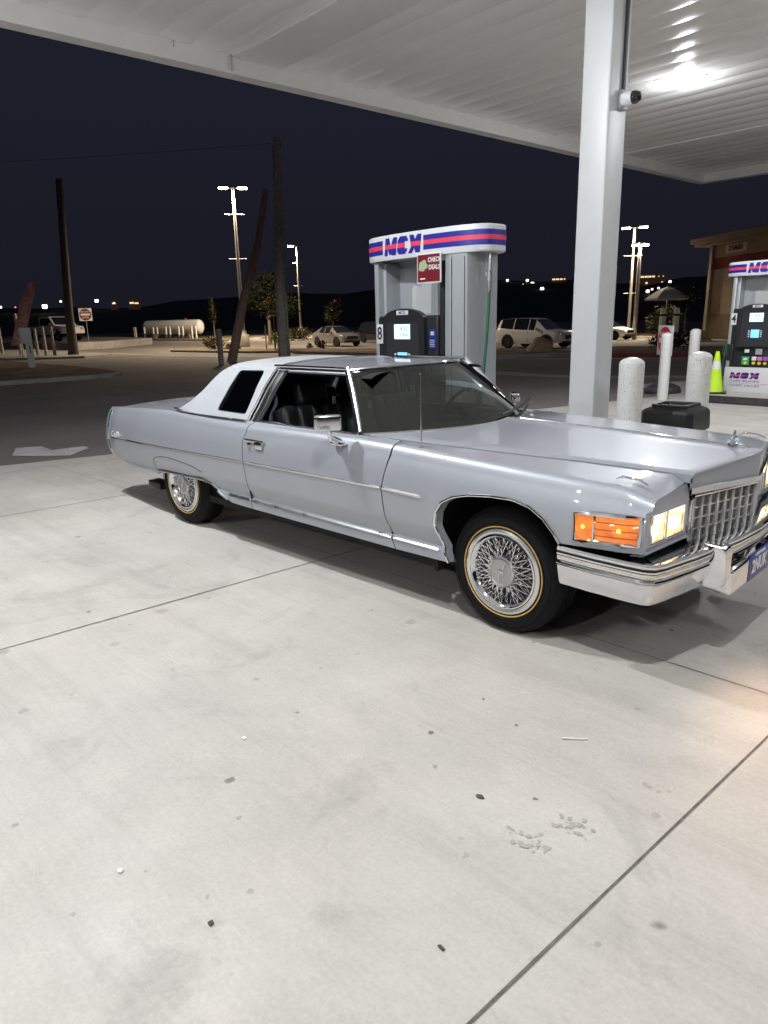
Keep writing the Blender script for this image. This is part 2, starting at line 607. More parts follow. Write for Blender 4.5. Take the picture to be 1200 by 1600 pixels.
    # fender-skirt trim and skirt outline
    mb = MB()
    mb.tube([Vector(lift((x, zlow(x) + .006), s)) + Vector((0, s * .004, 0)) for x in [lerp(-3.66, -2.80, k / 24) for k in range(25)]], .013, 8)
    mb.tube([Vector(lift((x, zlow(x) + .006), s)) + Vector((0, s * .003, 0)) for x in [lerp(-2.80, -2.52, k / 14) for k in range(15)]], .009, 8)
    mb.build('skirt_trim', M_BRUSH, q)
    mb = MB()
    sk = spline([(-3.64, .41, 0), (-3.68, .47, 0), (-3.63, .545, 0), (-3.40, .575, 0), (-3.05, .560, 0), (-2.85, .525, 0)], 8)
    mb.tube([Vector(lift((p.x, p.y), s)) + Vector((0, s * .0006, 0)) for p in sk], .0022, 6)
    mb.build('skirt_seam', M_DARK, q)
    # fender end cap with its tail lamp
    mb = MB()
    rowsc = []
    for p in e:
        rowsc.append([(p[0] + .055, s * (side_y(p[0] + .055, p[2]) + .003), p[2]), (p[0] - .004, s * (abs(p[1]) + .004), p[2]), (p[0] - .022, s * (abs(p[1]) - .014), p[2]), (p[0] - .022, s * (abs(p[1]) - .06), p[2])])
    mb.grid(rowsc)
    cap = mb.build('tail_fin_cap', M_PAINT, q, angle=50)
    mb = MB()
    mb.tube([Vector(r[0]) + Vector((0, s * .002, 0)) for r in rowsc], .005, 6)
    mb.build('cap_trim', M_CHROME, cap)
    mb = MB(); mb.box((-4.69, s * .755, .68), (.05, .05, .26), bevel=.012)
    mb.build('tail_lamp', pmat('red_lens', (.25, .01, .01), rough=.15) if 'red_lens' not in MATS else MATS['red_lens'], q)
    # script badge on the quarter
    t = text('badge', 'Cadillac', .085, (-4.42, s * (side_y(-4.42, .685) + .003), .668), (PI / 2, 0, 0 if s < 0 else PI), M_BADGE, q, .002, shear=.35, sx=.8)

# ---------------- hood
mb = MB()
rows = []
ny = 48
for i in range(ny + 1):
    t = -1 + 2 * i / ny
    row = []
    for j in range(31):
        v = j / 30
        xr = -.60 - .32 * abs(t) ** 2
        xf = .935 - .130 * abs(t) ** 1.08
        x = lerp(xr, xf, v)
        y = t * hood_edge(x)
        ez = hood_ez(x)
        crown = lerp(.050, .040, v)
        lip = .010 * sstep((1 - abs(t)) / .05)
        z = ez - .010 + lip + crown * (1 - abs(t) ** 1.25) + .010 * max(0, 1 - abs(t) / .14) ** 1.5
        row.append((x, y, z))
    x, y, z = row[-1]
    row += [(x + .010, y, z - .002), (x + .014, y, z - .007), (x + .014, y, z - .013), (x + .006, y, z - .017), (x + .005, y, z - .050), (x + .004, y, .838 + .012 * abs(t))]
    rows.append(row)
rr = mb.grid(rows)
# side returns
mb.grid([[p, (p[0], p[1], p[2] - .04)] for p in rows[0]])
mb.grid([[p, (p[0], p[1], p[2] - .04)] for p in rows[-1]])
hood = mb.build('hood', M_PAINT, coupe, angle=42, merge=.0005)
mb = MB()
def vline(t, z, off): return Vector((.939 - .130 * abs(t) ** 1.08 + off, t * .545, z + .012 * abs(t)))
mb.grid([[vline(-1 + i / 16, z, o) for z, o in ((.850, .003), (.848, .012), (.820, .012), (.814, .004))] for i in range(33)])
mb.build('header_moulding', M_CHROME, hood)
mb = MB()
mb.tube([(lerp(-.55, .86, k / 20), 0, 1.0 + 0) for k in range(0)], .01) if False else None
pk = [rows[24][j] for j in range(2, 30)]
mb.tube([Vector(p) + Vector((0, 0, .001)) for p in pk], .006, 8, sx=1.6)
mb.build('hood_spine_moulding', M_CHROME, hood)
mb = MB()
mb.lathe([(0.0, .0), (.026, .0), (.024, .006), (.012, .014), (.007, .02), (.007, .03), (0, .031)], (.80, 0, .990), 'Z', 16)
mb.tube([(.80 + .004, .016 * math.cos(a) * (1 - .2 * math.sin(a)), 1.042 + .021 * math.sin(a)) for a in [2 * PI * k / 24 for k in range(24)]], .004, 6, closed=True)
mb.box((.804, 0, 1.042), (.005, .013, .024), bevel=.002)
mb.build('hood_ornament', M_CHROME, hood)
for s in (-1, 1):
    mb = MB()
    bx, by = .63, s * .80
    mb.tube([(bx - .06, by, .918), (bx - .03, by, .932), (bx + .05, by, .926), (bx + .09, by, .908)], [.004, .010, .010, .006], 8, sy=.6)
    mb.build('fender_lamp', M_CHROME, coupe)

# ---------------- cowl, firewall, deck, floor and linings
mb = MB()
rows = []
for i in range(33):
    t = -1 + i / 16
    xr = -.60 - .32 * abs(t) ** 2 + .0
    xg = -.66 - .47 * abs(t) ** 2.2
    rows.append([(lerp(xr + .02, xg - .03, k / 5), t * lerp(.79, .81, k / 5), lerp(.955 + .045 * (1 - abs(t) ** 1.25), .992 - .022 * t * t, k / 5)) for k in range(6)])
mb.grid(rows)
for s in (-1, 1):
    mb.grid([[(x, s * .79, .958), (x, s * .86, .954)] for x in (-1.18, -1.0, -.9, -.76)])
mb.build('cowl', M_PAINT, coupe)
mb = MB()
rows = []
for i in range(25):
    t = -1 + i / 12
    rows.append([(lerp(-3.36, -4.62, k / 14), t * lerp(.80, .72, k / 14), interp(lerp(-3.36, -4.62, k / 14), ZT) - .006 + .028 * (1 - t * t)) for k in range(15)] + [(-4.66, t * .72, .87), (-4.70, t * .72, .60), (-4.64, t * .74, .46), (-4.3, t * .74, .42)])
mb.grid(rows)
mb.build('trunk_lid', M_PAINT, coupe, angle=40)
mb = MB()
mb.box((-2.0, 0, .27), (2.95, 1.66, .05))
mb.box((-3.95, 0, .43), (1.2, 1.55, .06))
mb.box((-.62, 0, .62), (.03, 1.66, .66))
mb.box((.0, 0, .36), (1.1, 1.0, .10))
for s in (-1, 1):
    mb.box((.0, s * .50, .60), (1.15, .04, .55))           # inner wheel wells
    mb.box((-.45, s * .70, .55), (.03, .40, .60))
    mb.box((.42, s * .70, .66), (.03, .40, .30))
    mb.box((.0, s * .67, .80), (.90, .38, .03))
    mb.box((-3.2, s * .55, .62), (1.1, .03, .42))
    mb.box((-3.2, s * .70, .76), (1.1, .36, .03))
    mb.box((-2.52, s * .72, .52), (.03, .36, .36))
    mb.box((-3.78, s * .67, .62), (.03, .30, .30))
    mb.box((-1.4, s * .88, .335), (2.1, .05, .03))
mb.box((.74, 0, .70), (.03, 1.40, .26))
mb.box((.66, 0, .54), (.16, 1.30, .14))
mb.build('underbody', M_DARK, coupe)
mb = MB()
for s in (-1, 1):
    mb.box((-2.0, s * .785, .62), (2.6, .02, .66))
    mb.box((-2.55, s * .765, .80), (1.0, .03, .33))
mb.box((-2.0, 0, .31), (2.7, 1.56, .03))
mb.box((-3.30, 0, .66), (.03, 1.56, .62))
mb.box((-3.12, 0, .93), (.36, 1.50, .03), bevel=.01)
mb.build('interior_lining', M_LEATHER, coupe)
mb = MB()
mb.box((-1.02, 0, .80), (.30, 1.50, .22), bevel=.05)
mb.box((-1.02, 0, .915), (.34, 1.52, .05), bevel=.02)
mb.box((-1.12, .38, .90), (.12, .42, .12), bevel=.03)
dash = mb.build('dashboard', M_LEATHER, coupe)

# ---------------- roof, vinyl top, glass
def roof_z(x): return interp(x, [(-1.15, 1.368), (-1.45, 1.386), (-1.9, 1.400), (-2.3, 1.394), (-2.7, 1.372), (-2.85, 1.355)])
def roof_row(x, n=28, raise_=0.0):
    ye = interp(x, [(-1.17, .600), (-1.45, .612), (-2.2, .622), (-2.9, .612)])
    row = []
    for i in range(n + 1):
        t = -1 + 2 * i / n
        a = abs(t)
        z = roof_z(x) - .030 * a ** 2.4 - .020 * max(0, (a - .86) / .14) ** 2
        row.append((x, t * (ye + .012), z + raise_))
    return row
mb = MB()
rows = []
for k in range(15):
    v = k / 14
    row = []
    for i in range(29):
        t = -1 + i / 14
        xf = -1.17 - .27 * abs(t) ** 2
        xb = -2.235 + .02 * (1 - abs(t))
        x = lerp(xf, xb, v)
        r0 = roof_row(x)[i]
        row.append(r0)
    rows.append(row)
mb.grid(rows)
for i in (0, 28):
    mb.grid([[r[i], (r[i][0], r[i][1] + (.004 if i else -.004), r[i][2] - .014)] for r in rows])
roof = mb.build('roof', M_PAINT, coupe, angle=50, merge=.0004)
mb = MB()
mb.grid([[(p[0], p[1] * .97, p[2] - .03) for p in roof_row(x)] for x in [lerp(-1.25, -2.9, k / 12) for k in range(13)]])
mb.build('headliner', pmat('headliner_cloth', (.012, .012, .013), rough=.9), coupe)
# vinyl half roof with sail panels
mb = MB()
rows = []
for x in [lerp(-2.225, -2.80, k / 8) for k in range(9)]:
    rows.append(roof_row(x, raise_=.006))
back = [(-2.86, 1.350), (-2.91, 1.333), (-2.955, 1.300), (-3.0, 1.255), (-3.10, 1.150), (-3.22, 1.06), (-3.34, 1.0), (-3.39, .978)]
for bx, bz in back:
    row = []
    ye = min(.612 + .012 + (1.335 - bz) * .50, yg(bz) + .004)
    for i in range(29):
        t = -1 + i / 14
        a = abs(t)
        row.append((bx + .035 * max(0, (a - .80) / .20) ** 2 - .03 * (1 - a * a) * sstep((1.33 - bz) / .2), t * ye, bz - .026 * max(0, (a - .7) / .3) ** 2 * (1 if bz > 1.3 else .3)))
    rows.append(row)
mb.grid(rows)
edge_near = {}
for s in (-1, 1):
    er = [r[0] if s < 0 else r[-1] for r in rows]
    topseg = [(p[0], p[2]) for p in er[:9]]
    rearseg = [(p[0], p[2]) for p in er[8:]]
    botseg = [(p.x, p.y) for p in spline([(rearseg[-1][0], rearseg[-1][1], 0), (-3.345, .984, 0), (-3.26, .968, 0), (-3.12, .959, 0), (-2.8, .957, 0), (-2.325, .960, 0)], 8)]
    frontseg = [(-2.325, .964), (-2.295, 1.06), (-2.262, 1.20), topseg[0]]
    wTL, wTR, wBR, wBL = (-2.675, 1.303), (-2.357, 1.311), (-2.388, .998), (-2.782, 1.001)
    N = 18
    def corner(p, q0, q1, r=.03):
        a = Vector((q0[0] - p[0], q0[1] - p[1])).normalized(); b = Vector((q1[0] - p[0], q1[1] - p[1])).normalized()
        P = Vector(p)
        s0, s1 = P + a * r, P + b * r
        return [tuple((1 - t) ** 2 * s0 + 2 * t * (1 - t) * P + t * t * s1) for t in (0, .25, .5, .75, 1)]
    cs = [wTR, wTL, wBL, wBR]
    loops = []
    for k in range(4):
        loops.append(corner(cs[k], cs[k - 1], cs[(k + 1) % 4]))
    # inner: segment k runs from corner k middle to corner k+1 middle
    inner = []
    for k in range(4):
        nx_ = (k + 1) % 4
        inner.append(seg2(loops[k][2:] + loops[nx_][:3], N))
    outer = [seg2(topseg, N), seg2(rearseg, N), seg2(botseg, N), seg2(frontseg, N)]
    A = chain(*inner)[:-1]; B = chain(*outer)[:-1]
    ywin = lambda p: .631 + (1.308 - p[1]) * .54
    ytop = abs(er[0][1])
    def lg(p, s_):
        z = p[1]
        y = yg(z) + .004 + (ytop - (yg(er[0][2]) + .004)) * sstep((z - 1.18) / (er[0][2] - 1.18))
        return (p[0], s_ * y, z)
    ruled(mb, A, B, s, 10, lg, close=True)
    # reveal inwards round the quarter window
    mb.grid([[lg(p, s), (lg(p, s)[0], lg(p, s)[1] - s * .02, lg(p, s)[2])] for p in A], close_u=True)
    edge_near[s] = (A, B, lg, botseg, frontseg)
vinyl = mb.build('vinyl_top', M_VINYL, coupe, angle=50, merge=.0008)
for s in (-1, 1):
    A, B, lg, botseg, frontseg = edge_near[s]
    mb = MB()
    mb.poly([(lg(p, s)[0], lg(p, s)[1] - s * .016, lg(p, s)[2]) for p in A])
    qw = mb.build('quarter_window', M_TINT, coupe)
    mb = MB()
    mb.tube([Vector(lg(p, s)) - Vector((0, s * .012, 0)) for p in A], .006, 6, closed=True)
    mb.build('window_gasket', M_BLACK, qw)
    mb = MB()
    bp = [Vector(lg(p, s)) + Vector((0, s * .020, -.004)) for p in botseg]
    mb.tube(bp, .014, 8)
    # the pillar band: bright, dark, bright lines up to the roof and across it
    for off, rad in ((0.0, .010), (.040, .007)):
        fp = [Vector(lg(p, s)) + Vector((off + .006, s * .006, 0)) for p in seg2(frontseg, 16)]
        mb.tube(fp, rad, 8)
    mb.build('vinyl_edge_trim', M_BRUSH, vinyl)
    mb = MB()
    # door-glass rear frame and run channel
    fr = seg2([(-2.305, .95), (-2.27, 1.06), (-2.235, 1.20), (-2.20, 1.318)], 14)
    g = []
    for p in fr:
        q_ = Vector(lg(p, s))
        g.append([q_ + Vector((.026, s * .002, 0)), q_ + Vector((.055, s * .008, 0)), q_ + Vector((.085, s * .002, 0)), q_ + Vector((.095, -s * .03, 0))])
    mb.grid(g)
    mb.build('pillar_panel', MATS['satin_metal'], coupe)
    mb = MB()
    for off in (.094, .112):
        mb.tube([Vector(lg(p, s)) + Vector((off, -s * .006, 0)) for p in fr], .008, 6)
    mb.tube([(x, s * (.632), 1.334) for x in [lerp(-2.14, -1.47, k / 10) for k in range(11)]], .010, 6)
    mb.tube([(x, s * (yg(.962) + .006), .962) for x in [lerp(-2.25, -1.16, k / 10) for k in range(11)]], .009, 6)
    mb.build('weatherstrip', M_BLACK, coupe)
    mb = MB()
    mb.tube([(x, s * (.640), 1.350) for x in [lerp(-2.20, -1.44, k / 12) for k in range(13)]], .010, 8)
    mb.tube([(x, s * (.824), .968) for x in [lerp(-2.22, -1.12, k / 12) for k in range(13)]], .007, 8)
    mb.build('drip_rail', M_CHROME, coupe)
# trim band across the roof at the vinyl edge
mb = MB()
for off in (0.0, .035):
    mb.tube([Vector(p) + Vector((off, 0, .004)) for p in roof_row(-2.225, 28)], .008, 6)
mb.build('roof_band', M_CHROME, vinyl)
# windshield
mb = MB()
G = []
for i in range(33):
    t = -1 + i / 16
    b0 = Vector((-.66 - .46 * abs(t) ** 2.2, .805 * t, .988 - .022 * t * t))
    t0 = Vector((-1.175 - .26 * abs(t) ** 2, .600 * t, 1.360 - .024 * abs(t) ** 2.4))
    G.append([b0.lerp(t0, k / 10) + Vector((.035, 0, .012)) * math.sin(PI * k / 10) * (1 - t * t * .8) for k in range(11)])
mb.grid(G)
ws = mb.build('windshield', M_GLASS, coupe)
mb = MB()
mb.tube([g[-1] + Vector((.004, 0, .004)) for g in G], .010, 8)
mb.tube([g[0] + Vector((.004, 0, .003)) for g in G], .008, 8)
mb.build('windshield_trim', M_CHROME, ws)
for s in (-1, 1):
    mb = MB()
    g = G[0] if s < 0 else G[-1]
    mb.tube([p + Vector((-.022, s * .006, -.002)) for p in g], [.040] * 11, 12, sx=.55, sy=1.0)
    mb.build('windshield_pillar', MATS['satin_metal'], coupe)
mb = MB()
mb.tube([(-.60, .10, 1.012), (-.66, .28, 1.035), (-.74, .44, 1.055)], .010, 6)
mb.tube([(-.66, .02, 1.035), (-.70, .30, 1.060), (-.80, .56, 1.085)], .008, 6)
mb.build('wiper', M_BLACK, ws)
mb = MB()
mb.grid([[(-3.02 - .40 * v - .036, t * lerp(.50, .60, v), lerp(1.26, .985, v) + .018) for v in (0, .5, 1)] for t in [-1 + k / 6 for k in range(13)]])
mb.build('rear_window', M_TINT, coupe)
mb = MB()
mb.box((-1.24, 0.0, 1.235), (.03, .27, .075), bevel=.02)
mb.tube([(-1.235, 0, 1.26), (-1.27, 0, 1.32)], .01, 6)
mb.build('interior_mirror', M_BLACK, coupe)

# ---------------- seats, wheel and strap
def seat(x, y, w, xb):
    mb = MB()
    mb.box((x, y, .56), (.56, w, .20), bevel=.06, seg=4)
    for k in range(5):
        yy = y - w / 2 + w * (k + .5) / 5
        mb.box((xb, yy, .80), (.17, w / 5 + .015, .52), bevel=.05, seg=4, rot=Matrix.Rotation(R(-16), 3, 'Y'))
    return mb
for y in (-.38, .38):
    o = seat(-1.75, y, .66, -2.05).build('front_seat', M_LEATHER, coupe)
    mb = MB()
    mb.box((-2.13, y, 1.135), (.10, .28, .17), bevel=.04, seg=4, rot=Matrix.Rotation(R(-12), 3, 'Y'))
    mb.tube([(-2.11, y - .06, 1.0), (-2.13, y - .06, 1.10)], .008, 6)
    mb.tube([(-2.11, y + .06, 1.0), (-2.13, y + .06, 1.10)], .008, 6)
    mb.build('headrest', M_LEATHER, o)
o = seat(-2.72, 0, 1.30, -3.02).build('rear_seat', M_LEATHER, coupe)
pmat('paper_tag', (.6, .6, .6), rough=.7)
for c_, s_ in (((-1.955, -.30, 1.085), (.004, .03, .055)), ((-1.93, .05, 1.02), (.004, .03, .06))):
    mb = MB(); mb.box(c_, s_); mb.build('seat_tag', MATS['paper_tag'], coupe)
mb = MB()
sp = spline([(-2.22, -.715, .90), (-2.19, -.70, 1.02), (-2.16, -.685, 1.09), (-2.20, -.672, 1.17), (-2.26, -.655, 1.24)], 6)
mb.grid([[p + Vector((-.022, 0, -.004)), p + Vector((.022, 0, .004))] for p in sp])
mb.build('seat_belt', M_BLUESTRAP, coupe)
mb = MB()
swm = Matrix.Translation((-1.30, .38, .98)) @ Matrix.Rotation(R(-62), 4, 'Y')
mb.tube([swm @ Vector((.195 * math.cos(a), .195 * math.sin(a), 0)) for a in [2 * PI * k / 36 for k in range(36)]], .013, 8, closed=True)
for a in (0.0, PI):
    mb.tube([swm @ Vector((0, 0, -.03)), swm @ Vector((.0, .19 * math.cos(a), 0))], [.035, .018], 8)
mb.tube([swm @ Vector((0, 0, -.02)), swm @ Vector((0, 0, -.30))], .03, 8)
mb.build('steering_wheel', M_LEATHER, dash)

# ---------------- mirrors and antenna
def door_mirror(s):
    mb = MB()
    cx, cy, cz = (-1.20, s * 1.025, 1.062) if s < 0 else (-1.19, s * .945, 1.035)
    mb.box((cx, cy, cz), (.075, .168 if s < 0 else .13, .100 if s < 0 else .07), bevel=.022, seg=4, rz=s * R(-38) * -1)
    o = mb.build('door_mirror', M_CHROME, coupe)
    mb = MB()
    mb.tube([(cx, cy + s * -.01, cz - .045), (cx - .01, cy - s * .03, cz - .10), (cx - .012, s * .925, .925)], [.018, .020, .024], 10)
    mb.box((cx - .012, s * .925, .918), (.11, .06, .020), bevel=.008)
    mb.build('mirror_stem', M_CHROME, o)
    return o
mo = door_mirror(-1)
text('badge', 'Cadillac', .026, (-1.170, -1.085, 1.036), (PI / 2, 0, R(38)), M_BLACK, mo, .0006, shear=.3)
door_mirror(1)
mb = MB()
mb.lathe([(.022, 0), (.021, .012), (.014, .02), (0, .021)], (-.60, -.845, .928), 'Z', 14)
mb.build('antenna_base', M_BLACK, coupe)
mb = MB()
mb.tube([(-.60, -.845, .94), (-.607, -.842, 1.15), (-.613, -.84, 1.355)], [.006, .0045, .0035], 8)
mb.lathe([(0, .008), (.006, .005), (.006, -.004), (0, -.006)], (-.613, -.84, 1.358), 'Z', 8)
mb.build('antenna', M_CHROME, coupe)

# ---------------- lamps
for s in (-1, 1):
    # wrap-round signal: chrome bezel on the side
    mb = MB()
    x0, x1 = .447, .752
    def zb(x): return lerp(.632, .652, (x - x0) / (x1 - x0))
    def zu(x): return lerp(.765, .783, (x - x0) / (x1 - x0))
    fr = [(x0, zb(x0))] + [(lerp(x0, x1, k / 8), zb(lerp(x0, x1, k / 8))) for k in range(1, 9)]
    up_ = [(lerp(x1, x0, k / 8), zu(lerp(x1, x0, k / 8))) for k in range(9)]
    loop = [Vector((p[0], s * (side_y(p[0], p[1]) + .004), p[1])) for p in fr + up_]
    mb.tube(loop, .012, 8, closed=True)
    mb.tube([Vector((.545, s * (side_y(.545, z) + .005), z)) for z in (zb(.545), .70, zu(.545))], .007, 6)
    mb.build('signal_bezel', M_CHROME, coupe)
    mb = MB()
    rows = []
    for k in range(17):
        x = lerp(x0 + .006, x1 - .004, k / 16)
        rows.append([(x, s * (side_y(x, lerp(zb(x), zu(x), j / 24)) + .005 + .003 * abs(math.sin(PI * 4 * j / 24)) * (x > .55)), lerp(zb(x), zu(x), j / 24)) for j in range(25)])
    mb.grid(rows)
    sl = mb.build('turn_signal', M_AMBER, coupe)
    mb = MB()
    for q in (.26, .5, .74):
        mb.tube([Vector((x, s * (side_y(x, lerp(zb(x), zu(x), q)) + .0075), lerp(zb(x), zu(x), q))) for x in [lerp(.555, x1 - .006, k / 8) for k in range(9)]], .0022, 5)
    mb.build('lens_ribs', M_AMBERDARK, sl)
    for bx, bz, br in ((.492, .705, .009), (.665, .712, .011)):
        mb = MB()
        mb.lathe([(0, s * .011), (br * .7, s * .010), (br, s * .004)], (bx, s * (side_y(bx, bz) + .002), bz), 'Y', 12)
        mb.build('signal_bulb', M_AMBERLIT, sl)
    # headlight housing
    mb = MB()
    ya, yb = .895, .562
    def hp(y, z, d=0.0):
        a = (ya - y) / (ya - yb)
        return (lerp(.778, .802, a) + d, s * y, z)
    def rect(y0, y1, z0, z1, d): return [hp(y0, z0, d), hp(y1, z0, d), hp(y1, z1, d), hp(y0, z1, d)]
    o_ = rect(.926, .530, .635, .812, .003); m_ = rect(.905, .572, .655, .792, .012); i_ = rect(.897, .580, .662, .786, -.012)
    for a, b in ((o_, m_), (m_, i_)):
        mb.grid([[a[k], b[k]] for k in range(4)], close_u=True)
    mb.poly(i_)
    mb.grid([[(hp(y, .637, .004)), hp(y, .622, .012), hp(y, .612, .004), hp(y, .605, -.06)] for y in [lerp(.928, .53, k / 8) for k in range(9)]])
    mb.build('headlight_housing', M_PAINT, coupe, angle=25)
    mb = MB()
    for q0, q1 in ((.904, .744), (.736, .575)):
        rr_ = rect(q0, q1, .658, .791, .004)
        mb.tube([Vector(p) for p in rr_], .006, 6, closed=True)
    mb.build('headlight_trim', M_CHROME, coupe)
    for q0, q1 in ((.900, .748), (.732, .579)):
        mb = MB()
        g = []
        for k in range(9):
            g.append([hp(lerp(q0, q1, k / 8), lerp(.662, .787, j / 8), -.002 + .012 * math.sin(PI * k / 8) * math.sin(PI * j / 8)) for j in range(9)])
        mb.grid(g)
        hl = mb.build('headlight', M_HEADLENS, coupe)
        mb = MB()
        c = hp((q0 + q1) / 2 + .012, .716, .013)
        mb.lathe([(0, .0045), (.016, .003), (.026, 0)], c, 'X', 16)
        mb.build('headlight_bulb', M_HEADBULB, hl)
    L = bpy.data.lights.new('headlight_beam', 'SPOT')
    L.energy = 34; L.color = (1, .66, .42); L.spot_size = R(150); L.spot_blend = .9; L.shadow_soft_size = .07
    lo = bpy.data.objects.new('headlight_beam', L)
    lo.location = (.90, s * .74, .72)
    lo.rotation_euler = (0, R(-90 + 13), 0)
    link(lo, coupe)
    # chrome uprights between lamps and grille
    mb = MB()
    mb.box((.802, s * .515, .700), (.03, .022, .205), bevel=.006)
    mb.box((.800, s * .490, .690), (.03, .016, .225), bevel=.006)
    mb.build('grille_upright', M_CHROME, coupe)

# ---------------- grille (shallow V in plan)
def gp(t, z, d=0.0): return Vector((.932 - .122 * abs(t) + d, t * .475, z))
mb = MB()
mb.grid([[gp(-1 + k / 10, z, -.026) for z in (.535, .808)] for k in range(21)])
grille_back = mb.build('grille_insert', M_GRILLEBACK, coupe)
mb = MB()
for k in range(-8, 9):
    t = k / 8
    w = .0045
    pth = [gp(t, z) for z in (.535, .808)]
    mb.box(((pth[0].x) - .012, pth[0].y, .6715), (.036, .0065, .273), bevel=.002)
for z in (.540, .585, .638, .692, .746, .803):
    for s in (-1, 1):
        mb.tube([gp(s * 1.0, z, -.012), gp(0, z, -.012)], .0055, 6)
mb.build('grille', M_GRILLE, coupe, angle=30)
mb = MB()
for s in (-1, 1):
    mb.tube([gp(s * 1.03, .815, .004), gp(0, .815, .004)], .010, 8)
mb.build('grille_surround', M_CHROME, coupe)

# ---------------- front bumper
def bumper_path(n=8):
    half = [(.365, .958), (.55, .968), (.72, .968), (.800, .962), (.845, .938), (.868, .88), (.912, .66), (.942, .46), (.970, .25), (.982, 0)]
    pts = [(x, -y, 0) for x, y in half] + [(x, y, 0) for x, y in half[-2::-1]]
    return pts
BP = bumper_path()
mb = MB()
sec = [(-.20, .588), (-.03, .590), (-.010, .587), (.000, .578), (.000, .568), (-.007, .564), (-.007, .558), (.000, .554), (.000, .547), (-.007, .543), (-.007, .520), (.002, .514), (.005, .506), (.000, .498), (-.008, .493)]
mb.sweep(BP, sec, cap=False)
bumper = mb.build('front_bumper', M_CHROME, coupe, angle=32)
mb = MB()
for z in (.561, .545):
    mb.sweep(BP, [(-.0055, z - .004), (-.0020, z - .002), (-.0020, z + .002), (-.0055, z + .004)], cap=False)
mb.build('rub_strip', M_BLACK, bumper)
mb = MB()
mb.sweep(BP, [(-.0065, .529), (-.0050, .531), (-.0050, .534), (-.0065, .536)], cap=False)
mb.build('pinstripe', pmat('cream_stripe', (.75, .68, .45), rough=.4), bumper)
for s in (-1, 1):
    mb = MB()
    half = [p for p in BP if p[1] * s > .44]
    if s > 0: half = half
    mb.sweep(half, [(-.008, .491), (-.012, .47), (-.030, .400), (-.040, .384), (-.060, .378), (-.11, .385)], cap=True)
    mb.build('bumper_valance', M_CHROME, bumper, angle=35)
    mb = MB()
    gx, gy = .955, s * .505
    prof = [(-.06, .612), (.030, .606), (.044, .596), (.047, .56), (.047, .47), (.038, .415), (.024, .388), (-.05, .39)]
    def fn(a, b, d): return (gx + a, gy + d, b)
    t_ = MB(); t_.prism(prof, fn, -.040, .040)
    bmesh.ops.bevel(t_.bm, geom=list(t_.bm.edges), offset=.010, segments=3, affect='EDGES', profile=.6)
    t_.build('bumper_guard', M_CHROME, bumper, angle=40)
mb = MB()
mb.box((.90, 0, .435), (.05, .84, .11), bevel=.02)
for s in (-1, 1):
    mb.box((.955, s * .29, .390), (.085, .24, .140), bevel=.022, seg=3)
mb.build('plate_recess', M_CHROME, bumper)
mb = MB()
mb.box((.985, 0, .392), (.012, .31, .140), bevel=.003)
plate = mb.build('licence_plate', M_PLATE, bumper)
text('plate_text', '2NUK', .100, (.9925, 0, .388), (PI / 2, 0, PI / 2), M_PLATETXT, plate, .0012, sx=.85, bold=.002)
text('plate_text', 'CALIFORNIA', .026, (.9925, 0, .449), (PI / 2, 0, PI / 2), M_PLATETXT, plate, .0012)

# ---------------- rear bumper and exhaust
mb = MB()
half = [(-4.62, .80), (-4.70, .79), (-4.76, .74), (-4.80, .5), (-4.80, 0)]
RB = [(x, y, 0) for x, y in half] + [(x, -y, 0) for x, y in half[-2::-1]]
mb.sweep(RB, [(-.06, .60), (-.01, .60), (.0, .59), (.0, .53), (-.01, .50), (-.02, .44), (-.06, .43)])
mb.build('rear_bumper', M_CHROME, coupe)
mb = MB()
mb.box((-3.93, -.745, .235), (.22, .12, .07), bevel=.012)
mb.tube([(-3.84, -.72, .24), (-3.70, -.62, .30), (-3.4, -.50, .34), (-2.9, -.45, .33)], .028, 8)
mb.build('exhaust_pipe', M_BLACK, coupe)
mb = MB()
mb.box((-3.72, -.70, .36), (.04, .03, .12), bevel=.01)
mb.box((-3.67, -.70, .33), (.12, .03, .03), bevel=.008)
mb.build('exhaust_hanger', pmat('white_bracket', (.6, .6, .6), rough=.6), coupe)

